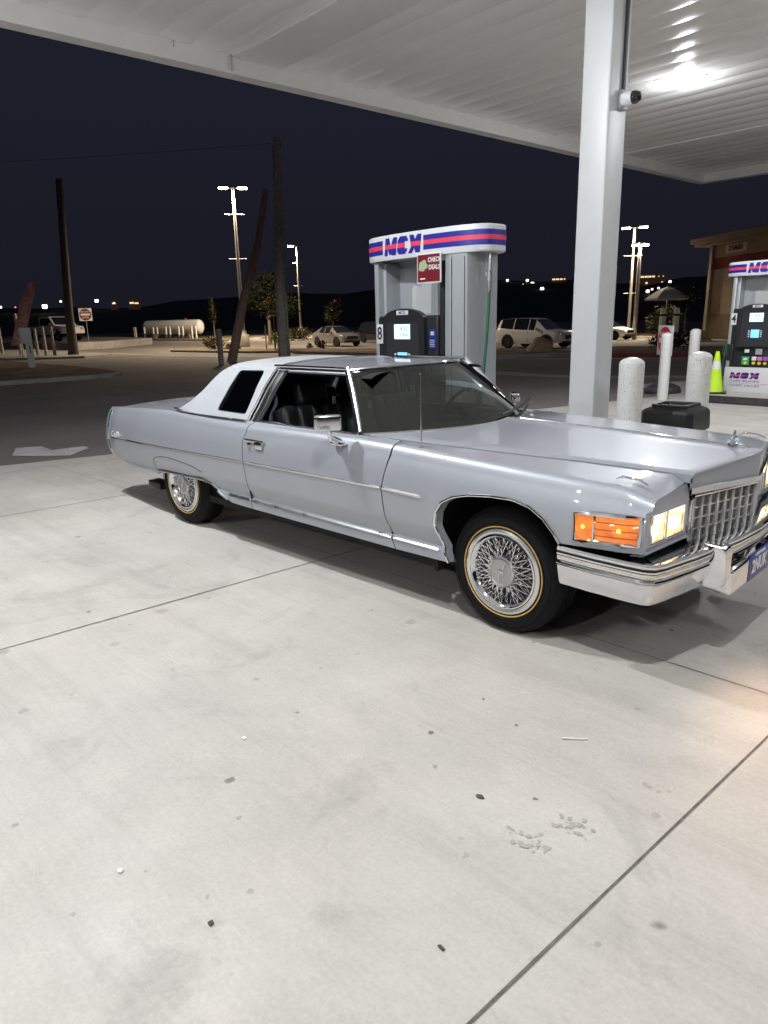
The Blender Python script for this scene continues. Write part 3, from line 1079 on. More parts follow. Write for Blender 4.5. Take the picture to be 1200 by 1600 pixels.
# ---------------- wheels
def wheel(x, s, y_out, name='wheel'):
    w = bpy.data.objects.new(name, None); w.empty_display_size = .1
    w.location = (x, s * y_out, .3465)
    link(w, coupe)
    d = -s            # inward direction
    mb = MB()
    prof = [(.205, .020), (.212, .006), (.225, .0005), (.250, -.004), (.285, -.006), (.315, .002), (.336, .018), (.345, .040), (.3465, .07), (.3465, .165), (.342, .195), (.325, .215), (.27, .222), (.205, .205), (.19, .18), (.19, .05)]
    mb.lathe([(r, d * h) for r, h in prof], (0, 0, 0), 'Y', 64)
    # sidewall rings moulded in the rubber
    for r in (.262, .300, .322):
        mb.lathe([(r - .002, d * (-.004)), (r, d * -.0085), (r + .002, d * (-.0035))], (0, 0, 0), 'Y', 64)
    for i in range(72):     # tread blocks
        a = 2 * PI * i / 72
        for h in (.075, .105, .135, .165):
            mb.box((.3462 * math.cos(a), d * h, .3462 * math.sin(a)), (.006, .020, .022), rot=Matrix.Rotation(-a, 3, 'Y'))
    mb.build('tyre', M_RUBBER, w, angle=40)
    mb = MB()
    mb.lathe([(.2435, d * -.0022), (.2455, d * -.0055), (.2505, d * -.0058), (.2525, d * -.0025)], (0, 0, 0), 'Y', 64)
    mb.build('tyre_stripe', M_GOLD, w)
    mb = MB()
    mb.lathe([(.236, d * .000), (.234, d * -.006), (.222, d * -.010), (.210, d * -.006), (.207, d * .004)], (0, 0, 0), 'Y', 64)
    mb.build('trim_ring', M_WHITEWALL, w)
    mb = MB()
    mb.lathe([(.208, d * .002), (.205, d * -.008), (.198, d * -.010), (.190, d * -.004), (.180, d * .018), (.172, d * .040), (.10, d * .055), (.0, d * .058)], (0, 0, 0), 'Y', 64)
    rim = mb.build('rim', M_CHROME, w)
    mb = MB(); mb.lathe([(.176, d * .026), (.171, d * .0385), (.10, d * .0535), (.0, d * .0565)], (0, 0, 0), 'Y', 48); mb.build('wheel_dish', M_DISH, rim)
    mb = MB()
    n = 22
    for i in range(n):
        a = 2 * PI * i / n
        for sg in (-1, 1):
            b = a + sg * .36
            p0 = Vector((.072 * math.cos(b), d * -.004, .072 * math.sin(b)))
            p1 = Vector((.180 * math.cos(a), d * .016, .180 * math.sin(a)))
            mb.tube([p0, p1], .0030, 5, cap=False)
        a2 = a + PI / n
        for sg in (-1, 1):
            b = a2 + sg * .30
            p0 = Vector((.085 * math.cos(b), d * .038, .085 * math.sin(b)))
            p1 = Vector((.186 * math.cos(a2), d * .006, .186 * math.sin(a2)))
            mb.tube([p0, p1], .0028, 5, cap=False)
    for i in range(14):
        a = 2 * PI * i / 14
        mb.box((.108 * math.cos(a), d * .030, .108 * math.sin(a)), (.030, .012, .018), bevel=.004, rot=Matrix.Rotation(-a, 3, 'Y'))
    mb.build('wire_spokes', M_CHROME, rim, angle=60)
    mb = MB()
    mb.lathe([(.088, d * .040), (.086, d * -.002), (.080, d * -.012), (.072, d * -.014), (.068, d * -.011)], (0, 0, 0), 'Y', 40)
    cap_ = mb.build('hub_cap', M_BRUSH, rim)
    mb = MB()
    mb.lathe([(.069, d * -.011), (.0, d * -.013)], (0, 0, 0), 'Y', 40)
    mb.build('hub_medallion', pmat('grey_medallion', (.42, .42, .41), rough=.5, metal=.6) if 'grey_medallion' not in MATS else MATS['grey_medallion'], cap_)
    mb = MB()
    mb.tube([(.012 * math.cos(.9), d * -.0135, .012 * math.sin(.9)), (.064 * math.cos(1.15), d * -.0135, .064 * math.sin(1.15))], .003, 5)
    mb.tube([(-.012 * math.cos(.9), d * -.0135, -.012 * math.sin(.9)), (-.060 * math.cos(1.3), d * -.0135, -.060 * math.sin(1.3))], .003, 5)
    mb.tube([(.016 * math.cos(a), d * -.014, .014 * math.sin(a)) for a in [2 * PI * k / 14 for k in range(14)]], .003, 5, closed=True)
    mb.poly([(-.008, d * -.0145, .008), (.008, d * -.0145, .008), (.006, d * -.0145, -.004), (0, d * -.0145, -.010), (-.006, d * -.0145, -.004)])
    mb.build('hub_emblem', M_CHROME, cap_)
    return w
for s in (-1, 1):
    wheel(0.0, s, .885)
    wheel(-3.285, s, .868)
# ================================================================== the filling station
SA = R(3.5)
SU = Vector((math.cos(SA), -math.sin(SA), 0)); SV = Vector((math.sin(SA), math.cos(SA), 0))
def ST(u, v, z=0.0): return SU * u + SV * v + Vector((0, 0, z))
def gz(x, y): return -.008 * max(0, y - 10) * sstep((x + 75) / 35)

# ---------------- ground materials
def concrete_mat():
    m = bpy.data.materials.new('forecourt_concrete'); m.use_nodes = True
    nt = m.node_tree; N = nt.nodes; Lk = nt.links
    b = N['Principled BSDF']
    geo = N.new('ShaderNodeNewGeometry')
    def noise(scale, detail, rough=.6, dist=0.0):
        n = N.new('ShaderNodeTexNoise'); n.inputs['Scale'].default_value = scale; n.inputs['Detail'].default_value = detail
        n.inputs['Roughness'].default_value = rough; n.inputs['Distortion'].default_value = dist
        Lk.new(geo.outputs['Position'], n.inputs['Vector']); return n
    def rng(src, a, b_, c, d):
        r = N.new('ShaderNodeMapRange'); r.inputs[1].default_value = a; r.inputs[2].default_value = b_
        r.inputs[3].default_value = c; r.inputs[4].default_value = d; Lk.new(src, r.inputs[0]); return r.outputs[0]
    def mul(a, b_):
        x = N.new('ShaderNodeMath'); x.operation = 'MULTIPLY'; Lk.new(a, x.inputs[0]); Lk.new(b_, x.inputs[1]); return x.outputs[0]
    big = rng(noise(.55, 6, .62, .4).outputs['Fac'], .34, .66, .89, 1.06)
    mid = rng(noise(3.2, 8, .68, .3).outputs['Fac'], .32, .68, .93, 1.05)
    fine = rng(noise(75, 4, .7).outputs['Fac'], .3, .7, .91, 1.07)
    val = mul(mul(big, mid), fine)
    # broom streaks along the slab
    mp = N.new('ShaderNodeMapping'); mp.inputs['Scale'].default_value = (3.0, 60.0, 1); mp.inputs['Rotation'].default_value = (0, 0, .35)
    Lk.new(geo.outputs['Position'], mp.inputs[0])
    st = N.new('ShaderNodeTexNoise'); st.inputs['Scale'].default_value = 1.0; st.inputs['Detail'].default_value = 4
    Lk.new(mp.outputs[0], st.inputs['Vector'])
    val = mul(val, rng(st.outputs['Fac'], .35, .65, .975, 1.02))
    # gum spots and drips (cells, with a mask so that they cluster)
    def spots(scale, r0, r1, keep, depth):
        vo = N.new('ShaderNodeTexVoronoi'); vo.inputs['Scale'].default_value = scale; vo.inputs['Randomness'].default_value = 1.0
        wob = noise(9, 3)
        ad = N.new('ShaderNodeVectorMath'); ad.operation = 'MULTIPLY_ADD'
        Lk.new(wob.outputs['Color'], ad.inputs[0]); ad.inputs[1].default_value = (.05, .05, 0); Lk.new(geo.outputs['Position'], ad.inputs[2])
        Lk.new(ad.outputs[0], vo.inputs['Vector'])
        sep = N.new('ShaderNodeSeparateColor'); Lk.new(vo.outputs['Color'], sep.inputs[0])
        size = rng(sep.outputs[1], 0, 1, r0, r1)
        df = N.new('ShaderNodeMath'); df.operation = 'SUBTRACT'; Lk.new(vo.outputs['Distance'], df.inputs[0]); Lk.new(size, df.inputs[1])
        k = rng(df.outputs[0], 0, .03, 1, 0)
        on = N.new('ShaderNodeMath'); on.operation = 'LESS_THAN'; Lk.new(sep.outputs[0], on.inputs[0]); on.inputs[1].default_value = keep
        tone = rng(sep.outputs[2], 0, 1, depth * .35, depth)
        k2 = mul(mul(k, on.outputs[0]), tone)
        inv = N.new('ShaderNodeMath'); inv.operation = 'SUBTRACT'; inv.inputs[0].default_value = 1.0; Lk.new(k2, inv.inputs[1])
        return inv.outputs[0]
    val = mul(val, spots(2.2, .02, .085, .40, .62))
    val = mul(val, spots(5.5, .03, .12, .20, .52))
    val = mul(val, spots(13, .05, .17, .08, .65))
    # old oil drips, darker drive path under the parked car
    val = mul(val, rng(noise(1.3, 7, .7, 1.2).outputs['Fac'], .56, .74, 1.0, .76))
    val = mul(val, rng(noise(5.0, 8, .75, 2.0).outputs['Fac'], .60, .72, 1.0, .84))
    # faint tyre tracks along the lane
    tmp = N.new('ShaderNodeMapping'); tmp.inputs['Scale'].default_value = (.25, 3.4, 1); tmp.inputs['Rotation'].default_value = (0, 0, .06)
    Lk.new(geo.outputs['Position'], tmp.inputs[0])
    tt_ = N.new('ShaderNodeTexNoise'); tt_.inputs['Scale'].default_value = 1.0; tt_.inputs['Detail'].default_value = 5; tt_.inputs['Roughness'].default_value = .7
    Lk.new(tmp.outputs[0], tt_.inputs['Vector'])
    val = mul(val, rng(tt_.outputs['Fac'], .50, .70, 1.0, .86))
    tint = N.new('ShaderNodeMix'); tint.data_type = 'RGBA'
    tint.inputs[6].default_value = (.515, .490, .455, 1); tint.inputs[7].default_value = (.500, .465, .425, 1)
    Lk.new(rng(noise(.4, 3).outputs['Fac'], .4, .62, 0, 1), tint.inputs[0])
    mx = N.new('ShaderNodeMix'); mx.data_type = 'RGBA'; mx.blend_type = 'MULTIPLY'; mx.inputs[0].default_value = 1
    Lk.new(tint.outputs[2], mx.inputs[6]); Lk.new(val, mx.inputs[7]); Lk.new(mx.outputs[2], b.inputs['Base Color'])
    b.inputs['Specular IOR Level'].default_value = .35
    Lk.new(rng(noise(2.0, 5).outputs['Fac'], .3, .7, .45, .72), b.inputs['Roughness'])
    bp = N.new('ShaderNodeBump'); bp.inputs['Strength'].default_value = .22; bp.inputs['Distance'].default_value = .004
    Lk.new(noise(140, 5, .7).outputs['Fac'], bp.inputs['Height']); Lk.new(bp.outputs[0], b.inputs['Normal'])
    return m

def ground_mat(name, c0, c1, s0=.25, s1=60, rough=.85, bump=.4, spec=.3, bs=110):
    m = bpy.data.materials.new(name); m.use_nodes = True
    nt = m.node_tree; N = nt.nodes; Lk = nt.links; b = N['Principled BSDF']
    geo = N.new('ShaderNodeNewGeometry')
    a = N.new('ShaderNodeTexNoise'); a.inputs['Scale'].default_value = s0; a.inputs['Detail'].default_value = 8; a.inputs['Roughness'].default_value = .62
    f = N.new('ShaderNodeTexNoise'); f.inputs['Scale'].default_value = s1; f.inputs['Detail'].default_value = 4; f.inputs['Roughness'].default_value = .7
    Lk.new(geo.outputs['Position'], a.inputs['Vector']); Lk.new(geo.outputs['Position'], f.inputs['Vector'])
    mx = N.new('ShaderNodeMix'); mx.data_type = 'RGBA'; mx.inputs[6].default_value = (*c0, 1); mx.inputs[7].default_value = (*c1, 1)
    r = N.new('ShaderNodeMapRange'); r.inputs[1].default_value = .36; r.inputs[2].default_value = .64; Lk.new(a.outputs['Fac'], r.inputs[0]); Lk.new(r.outputs[0], mx.inputs[0])
    r2 = N.new('ShaderNodeMapRange'); r2.inputs[1].default_value = .3; r2.inputs[2].default_value = .7; r2.inputs[3].default_value = .78; r2.inputs[4].default_value = 1.22; Lk.new(f.outputs['Fac'], r2.inputs[0])
    m2 = N.new('ShaderNodeMix'); m2.data_type = 'RGBA'; m2.blend_type = 'MULTIPLY'; m2.inputs[0].default_value = 1
    Lk.new(mx.outputs[2], m2.inputs[6]); Lk.new(r2.outputs[0], m2.inputs[7]); Lk.new(m2.outputs[2], b.inputs['Base Color'])
    b.inputs['Roughness'].default_value = rough; b.inputs['Specular IOR Level'].default_value = spec
    bp = N.new('ShaderNodeBump'); bp.inputs['Strength'].default_value = bump; bp.inputs['Distance'].default_value = .01
    f2 = N.new('ShaderNodeTexNoise'); f2.inputs['Scale'].default_value = bs; f2.inputs['Detail'].default_value = 3
    Lk.new(geo.outputs['Position'], f2.inputs['Vector']); Lk.new(f2.outputs['Fac'], bp.inputs['Height']); Lk.new(bp.outputs[0], b.inputs['Normal'])
    return m

M_CONC = concrete_mat()
M_ASPH = ground_mat('asphalt', (.135, .122, .114), (.195, .178, .167))
M_KERB = ground_mat('kerb_concrete', (.26, .245, .225), (.38, .36, .33), 1.2, 40, .8, .3)
M_DIRT = ground_mat('planting_bed_soil', (.10, .078, .055), (.21, .165, .115), 1.0, 22, .95, .8, .1, 30)
M_REDKERB = ground_mat('red_kerb_paint', (.20, .025, .025), (.30, .045, .04), 2, 30, .6, .3)
M_ROADPAINT = ground_mat('road_paint', (.40, .395, .40), (.60, .59, .60), 3.0, 35, .6, .2)
M_JOINT = pmat('joint_filler', (.13, .115, .10), rough=.9, noise=.4, nscale=30)
M_DECK = pmat('canopy_white_panel', (.90, .895, .875), rough=.24, spec=.5, noise=.02, nscale=4)
M_FASCIA = pmat('fascia_white', (.80, .795, .775), rough=.5, noise=.03, nscale=3)
M_COLW = pmat('column_white', (.62, .63, .64), rough=.38, noise=.03, nscale=6, bump=.03, bscale=20)
M_BOLL = pmat('bollard_white', (.70, .70, .68), rough=.45, noise=.10, nscale=40)
M_PGREY = pmat('pump_grey', (.42, .44, .46), rough=.34, metal=.25, noise=.03, nscale=8)
M_PWHITE = pmat('pump_white', (.70, .70, .72), rough=.35)
M_PBLACK = pmat('pump_black', (.022, .023, .026), rough=.35, noise=.15, nscale=30)
M_BLUE = pmat('brand_blue', (.025, .030, .30), rough=.35)
M_PINK = pmat('brand_red', (.78, .065, .115), rough=.35)
M_SIGNRED = pmat('sign_red', (.17, .011, .017), rough=.45)
M_SIGNWHITE = pmat('sign_white', (.75, .75, .75), rough=.45)
M_GREEN = pmat('green_hose', (.03, .13, .085), rough=.45)
M_GREENB = pmat('green_button', (.02, .25, .09), rough=.4, emit=(.02, .3, .1), estr=.25)
M_LCD = pmat('lcd_screen', (.5, .6, .65), rough=.2, emit=(.62, .86, .95), estr=.95)
M_LCDB = pmat('lcd_blue_screen', (.2, .5, .8), rough=.2, emit=(.18, .52, .86), estr=.95)
M_YELLOW = pmat('yellow_button', (.75, .60, .03), rough=.4)
M_PINKB = pmat('pink_button', (.65, .20, .38), rough=.4)
M_CONEY = pmat('lime_cone', (.50, .78, .02), rough=.45, emit=(.5, .8, .02), estr=.06)
M_BINLID = pmat('bin_black', (.010, .010, .011), rough=.42, bump=.12, bscale=160)
M_BINBAG = pmat('bin_grey', (.30, .30, .30), rough=.5, noise=.3, nscale=12)
M_KERBBLK = pmat('worn_black_kerb', (.035, .035, .036), rough=.7, noise=.7, nscale=9)

# ---------------- ground
mb = MB()
xs = [-2500, -1200, -600, -300, -160] + [-110 + 5 * k for k in range(32)] + [70, 120, 300, 900, 2500]
ys = [-2500, -900, -300, -100, -40, -20] + [-10 + 5 * k for k in range(28)] + [160, 300, 700, 1500, 2500]
def gzz(x, y): return gz(x, min(y, 130))
mb.grid([[(x, y, gzz(x, y) - .004) for y in ys] for x in xs])
tag(mb.build('ground', M_ASPH), kind='structure')
PADH = .004
def padedge(y): return -7.19 + .292 * y
pad = [(padedge(-30), -30), (padedge(7.3), 7.3), (-4.15, 10.4), (-5.6, 12.6), (-4.9, 14.6), (-2.0, 15.6), (25, 17), (25, -30)]
mb = MB(); mb.poly([(x, y, PADH) for x, y in pad])
tag(mb.build('forecourt', M_CONC, recalc=False), kind='structure')
# slab joints: saw cuts across the forecourt
mb = MB()
def joint(p, q, w=.009):
    p, q = Vector((*p, 0)), Vector((*q, 0)); n = (q - p).normalized().cross(Vector((0, 0, 1))) * w / 2
    nseg = 40
    rows = []
    for k in range(nseg + 1):
        c = p.lerp(q, k / nseg); ww = random.uniform(.75, 1.25)
        rows.append([(c + n * ww).to_tuple()[:2] + (PADH + .003,), (c - n * ww).to_tuple()[:2] + (PADH + .003,)])
    mb.grid(rows)
def jl(x0, y0, dx, dy, t0, t1): joint((x0 + dx * t0, y0 + dy * t0), (x0 + dx * t1, y0 + dy * t1))
jl(-1.742, -1.65, .091, 1, -6, 12)
joint((1.315 - .072 * 6, -7.9), (1.315 + .072 * 12, 10.1), .009)
jl(4.36, -1.9, .072, 1, -6, 12)
jl(-4.80, -1.65, .091, 1, -6, 8)
joint((-2.9 - 4.35, -.612 + .035), (-2.9 + 12, -.612 - .096), .0045)
jl(-2.9, -3.67, 1, -.012, -5.2, 12)
jl(-2.9, 5.6, 1, -.03, -2.6, 12)
tag(mb.build('slab_joints', M_JOINT), kind='structure')
# lane arrow painted on the asphalt
mb = MB()
mb.poly([(x, y, .004) for x, y in [(-8.13, -.66), (-8.78, -.39), (-8.60, -.10), (-8.15, -.13), (-8.10, .30), (-7.88, .28), (-7.50, -.14), (-7.74, -.36)]])
tag(mb.build('lane_arrow', M_ROADPAINT, recalc=False), 'worn white arrow painted on the dark asphalt behind the coupe', 'road marking')

# ---------------- canopy
canopy = thing('canopy', 'broad white filling-station canopy with ribbed metal soffit over the forecourt', 'canopy', (0, 0, 0), -SA)
U0, U1, V0, V1 = -6.36, 9.5, -13.0, 14.45
FB, DZ = 4.60, 4.80
mb = MB()
v = V0 + .12
rows = []
pv = []
while v < V1 - .12:
    pv += [(v, DZ), (v + .04, DZ + .004), (v + .07, DZ + .016), (v + .11, DZ + .019), (v + .15, DZ + .007), (v + .24, DZ - .001), (v + .33, DZ - .004)]
    v += .405
pv.append((V1 - .12, DZ))
us = [U0 + .12 + (U1 - U0 - .24) * k / 14 for k in range(15)]
mb.grid([[(u, a, z + .0006 * math.sin(u * 1.7 + a * 2.3)) for a, z in pv] for u in us])
mb.build('soffit', M_DECK, canopy, angle=60)
mb = MB()
def ring(o, i, z): 
    mb.grid([[(x, y, z) for x, y in (a, b)] for a, b in zip(o, i)], close_u=True)
oc = [(U0, V0), (U1, V0), (U1, V1), (U0, V1)]
ic = [(U0 + .20, V0 + .20), (U1 - .20, V0 + .20), (U1 - .20, V1 - .20), (U0 + .20, V1 - .20)]
ring(oc, ic, FB)
mb.grid([[(*p, FB), (*p, DZ + .03)] for p in ic], close_u=True)
mb.grid([[(*p, FB), (*p, FB + .02), (*p, 5.55)] for p in oc], close_u=True)
mb.poly([(*p, 5.55) for p in oc])
fas = mb.build('fascia', M_FASCIA, canopy, flat=True)
for va, vb in ((1.55, 2.25), (10.6, 11.3), (-7.4, -6.7)):
    mb = MB()
    mb.box(((U0 + U1) / 2, (va + vb) / 2, DZ + .012), (U1 - U0 - .41, vb - va, .07), bevel=.006)
    mb.build('beam_cover', M_FASCIA, canopy)
mb = MB()
mb.tube([(U0 + .225, 1.50, DZ), (U0 + .225, 1.50, FB + .02)], .012, 6)
mb.tube([(U0 + .225, .75, DZ), (U0 + .225, .75, DZ - .07)], .008, 6)
mb.build('drain_rod', MATS['satin_metal'], canopy)

M_LENS = pmat('led_lens', (.9, .95, 1), emit=(.86, .92, 1.0), estr=42.0)
lamps = [(-3.17, 7.0, 1.0, 'square canopy light glowing near the white column, the only one seen lit in the soffit'),
         (-3.17, -2.3, 1.4, 'square canopy light above the tail of the coupe'),
         (1.60, -2.9, .72, 'square canopy light above the open concrete beside the coupe bonnet'),
         (1.60, 7.0, .6, 'square canopy light over the second lane past the column'),
         (6.2, -2.3, .45, 'square canopy light ahead of the coupe'),
         (6.2, 7.0, .5, 'square canopy light far along the second lane'),
         (-3.17, -10.2, 1.0, 'square canopy light at the dark near corner of the canopy'),
         (1.60, -10.2, .8, 'square canopy light behind the viewpoint')]
for u, v, pw, lab in lamps:
    p = ST(u, v, DZ - .003)
    t = thing('canopy_light', lab, 'ceiling light', p, -SA, 'square lights in the canopy soffit')
    mb = MB()
    sq = lambda h, z: [(-h, -h, z), (h, -h, z), (h, h, z), (-h, h, z)]
    rg = [sq(.31, .028), sq(.295, .008), sq(.24, .004), (sq(.20, -.022)), sq(.15, -.026)]
    fr_ = mb.grid([[rg[k][j] for k in range(5)] for j in range(4)], close_u=True)
    mb.f([r_[-1] for r_ in fr_])
    mb.build('housing', M_PWHITE, t)
    mb = MB()
    mb.lathe([(0, -.095), (.08, -.090), (.125, -.070), (.145, -.024)], (0, 0, 0), 'Z', 24)
    mb.build('lens', M_LENS, t)
    L = bpy.data.lights.new('canopy_lamp', 'AREA')
    L.shape = 'SQUARE'; L.size = .20; L.energy = CANOPY_W * pw; L.color = (.95, .975, 1.0)
    lo = bpy.data.objects.new('canopy_lamp', L); lo.location = (0, 0, -.105); link(lo, t)
    L = bpy.data.lights.new('canopy_glow', 'POINT')
    L.energy = CANOPY_P * pw; L.color = (.95, .975, 1.0); L.shadow_soft_size = .07
    lo = bpy.data.objects.new('canopy_glow', L); lo.location = (0, 0, -.19); link(lo, t)
    L = bpy.data.lights.new('canopy_throw', 'SPOT')
    L.energy = CANOPY_S * pw; L.color = (.95, .975, 1.0); L.shadow_soft_size = .07; L.spot_size = R(178); L.spot_blend = .12
    lo = bpy.data.objects.new('canopy_throw', L); lo.location = (0, 0, -.12); link(lo, t)

# column, its camera and conduit
c0 = ST(-1.51, 2.36)
col = thing('canopy_column', 'square white steel column rising behind the coupe bonnet to the canopy', 'column', (c0.x, c0.y, .15), -SA)
mb = MB(); mb.box((0, 0, 2.33), (.275, .285, 4.62), bevel=.018, seg=3); mb.build('shaft', M_COLW, col)
mb = MB(); mb.box((0, 0, .04), (.52, .46, .05), bevel=.008)
for a in (-.2, .2):
    for b_ in (-.17, .17): mb.lathe([(.0, .03), (.022, .03), (.022, 0)], (a, b_, .065), 'Z', 6)
mb.build('base_plate', M_COLW, col)
mb = MB(); mb.box((.150, .05, 3.95), (.026, .030, 1.26), bevel=.004); mb.build('conduit', pmat('dark_conduit', (.05, .05, .06), rough=.5), col)
def at_col(x, y, z): return c0 + SU * x + SV * y + Vector((0, 0, z))
secam = thing('security_camera', 'small white security camera with black dome clamped to the column', 'security camera', at_col(.138, .02, 3.42), -SA)
mb = MB(); mb.box((.02, .02, 0), (.04, .11, .15), bevel=.008); mb.build('bracket', M_PGREY, secam)
mb = MB(); mb.lathe([(.0, .0), (.055, .0), (.060, .03), (.058, .10), (.0, .10)], (.03, .0, -.005), 'X', 20); mb.build('housing', M_PWHITE, secam)
mb = MB(); mb.lathe([(.054, .10), (.052, .125), (.036, .155), (.0, .168)], (.03, .0, -.005), 'X', 20); mb.build('dome', pmat('camera_dome', (.01, .01, .012), rough=.06, coat=1), secam)

# ---------------- islands
def island(u0, u1, v0, v1, lab, name='pump_island'):
    mb = MB()
    n = 8
    r = .25
    pts = []
    for cx, cy, a0 in ((u1 - r, v1 - r, 0), (u0 + r, v1 - r, PI / 2), (u0 + r, v0 + r, PI), (u1 - r, v0 + r, 1.5 * PI)):
        for k in range(n + 1):
            a = a0 + PI / 2 * k / n
            pts.append((cx + r * math.cos(a), cy + r * math.sin(a)))
    cen = ST((u0 + u1) / 2, (v0 + v1) / 2)
    cu, cv = (u0 + u1) / 2, (v0 + v1) / 2
    P3 = lambda p, z, k=0: ((p[0] - cu) * (1 - k), (p[1] - cv) * (1 - k), z)
    t = thing(name, lab, 'pump island', (cen.x, cen.y, 0), -SA)
    mb.grid([[P3(p, PADH), P3(p, .13), P3(p, .145, .004)] for p in pts], close_u=True)
    mb.build('kerb', M_KERBBLK, t)
    mb = MB(); mb.poly([P3(p, .147, .004) for p in pts]); mb.build('top_slab', M_CONC, t)
island(-5.3, -.15, 1.62, 2.98, 'raised concrete pump island behind the coupe carrying pump 8')
island(-3.75, 5.5, 9.65, 11.65, 'raised pump island with worn black kerb carrying pump 4')

# ---------------- fuel pumps
def mcx(h, w, shear=.14):
    M_ = [(0, 0), (0, 1), (.32, 1), (.5, .52), (.68, 1), (1, 1), (1, 0), (.72, 0), (.72, .52), (.58, .05), (.42, .05), (.28, .52), (.28, 0)]
    C_ = [(0, .2), (.2, 0), (.8, 0), (1, .2), (1, .30), (.70, .30), (.66, .20), (.34, .20), (.30, .24), (.30, .76), (.34, .80), (.66, .80), (.70, .70), (1, .70), (1, .8), (.8, 1), (.2, 1), (0, .8)]
    X_ = [(0, 0), (.32, .5), (0, 1), (.37, 1), (.5, .74), (.66, 1), (1, 1), (.67, .5), (1, 0), (.63, 0), (.5, .26), (.34, 0)]
    out = []
    tot = 1.15 + .95 + 1.05 + .16
    x = 0
    for L, lw in ((M_, 1.15), (C_, .95), (X_, 1.05)):
        out.append([((x + a * lw) / tot * w + shear * (b * h - h / 2), (b - .5) * h) for a, b in L])
        x += lw + .08
    return out
def clip(poly, z, keep_below):
    out = []
    n = len(poly)
    for i in range(n):
        a, b = poly[i], poly[(i + 1) % n]
        ia = (a[1] <= z) == keep_below; ib = (b[1] <= z) == keep_below
        if ia: out.append(a)
        if ia != ib:
            t = (z - a[1]) / (b[1] - a[1]); out.append((a[0] + (b[0] - a[0]) * t, z))
    return out
def band_letters(name, h, w, x0, zc, yfun, parent):
    """letters in blue with a red band through the middle"""
    mb = MB()
    for L in mcx(h, w):
        t = bmesh.new()
        f = t.faces.new([t.verts.new((p[0], 0, p[1])) for p in L])
        bmesh.ops.triangulate(t, faces=[f])
        for fa in list(t.faces):
            tri = [(v.co.x, v.co.z) for v in fa.verts]
            for z0, z1, mi in ((-h, -h * .13, 0), (-h * .13, h * .13, 1), (h * .13, h, 0)):
                p = tri
                p = clip(p, z0, False) if len(p) > 2 else p
                p = clip(p, z1, True) if len(p) > 2 else p
                if len(p) > 2:
                    mb.mi = mi
                    mb.poly([(x0 + a, yfun(x0 + a) - .004, zc + b) for a, b in p])
        t.free()
    return mb.build(name, [M_BLUE, M_PINK], parent, recalc=False, flat=True)

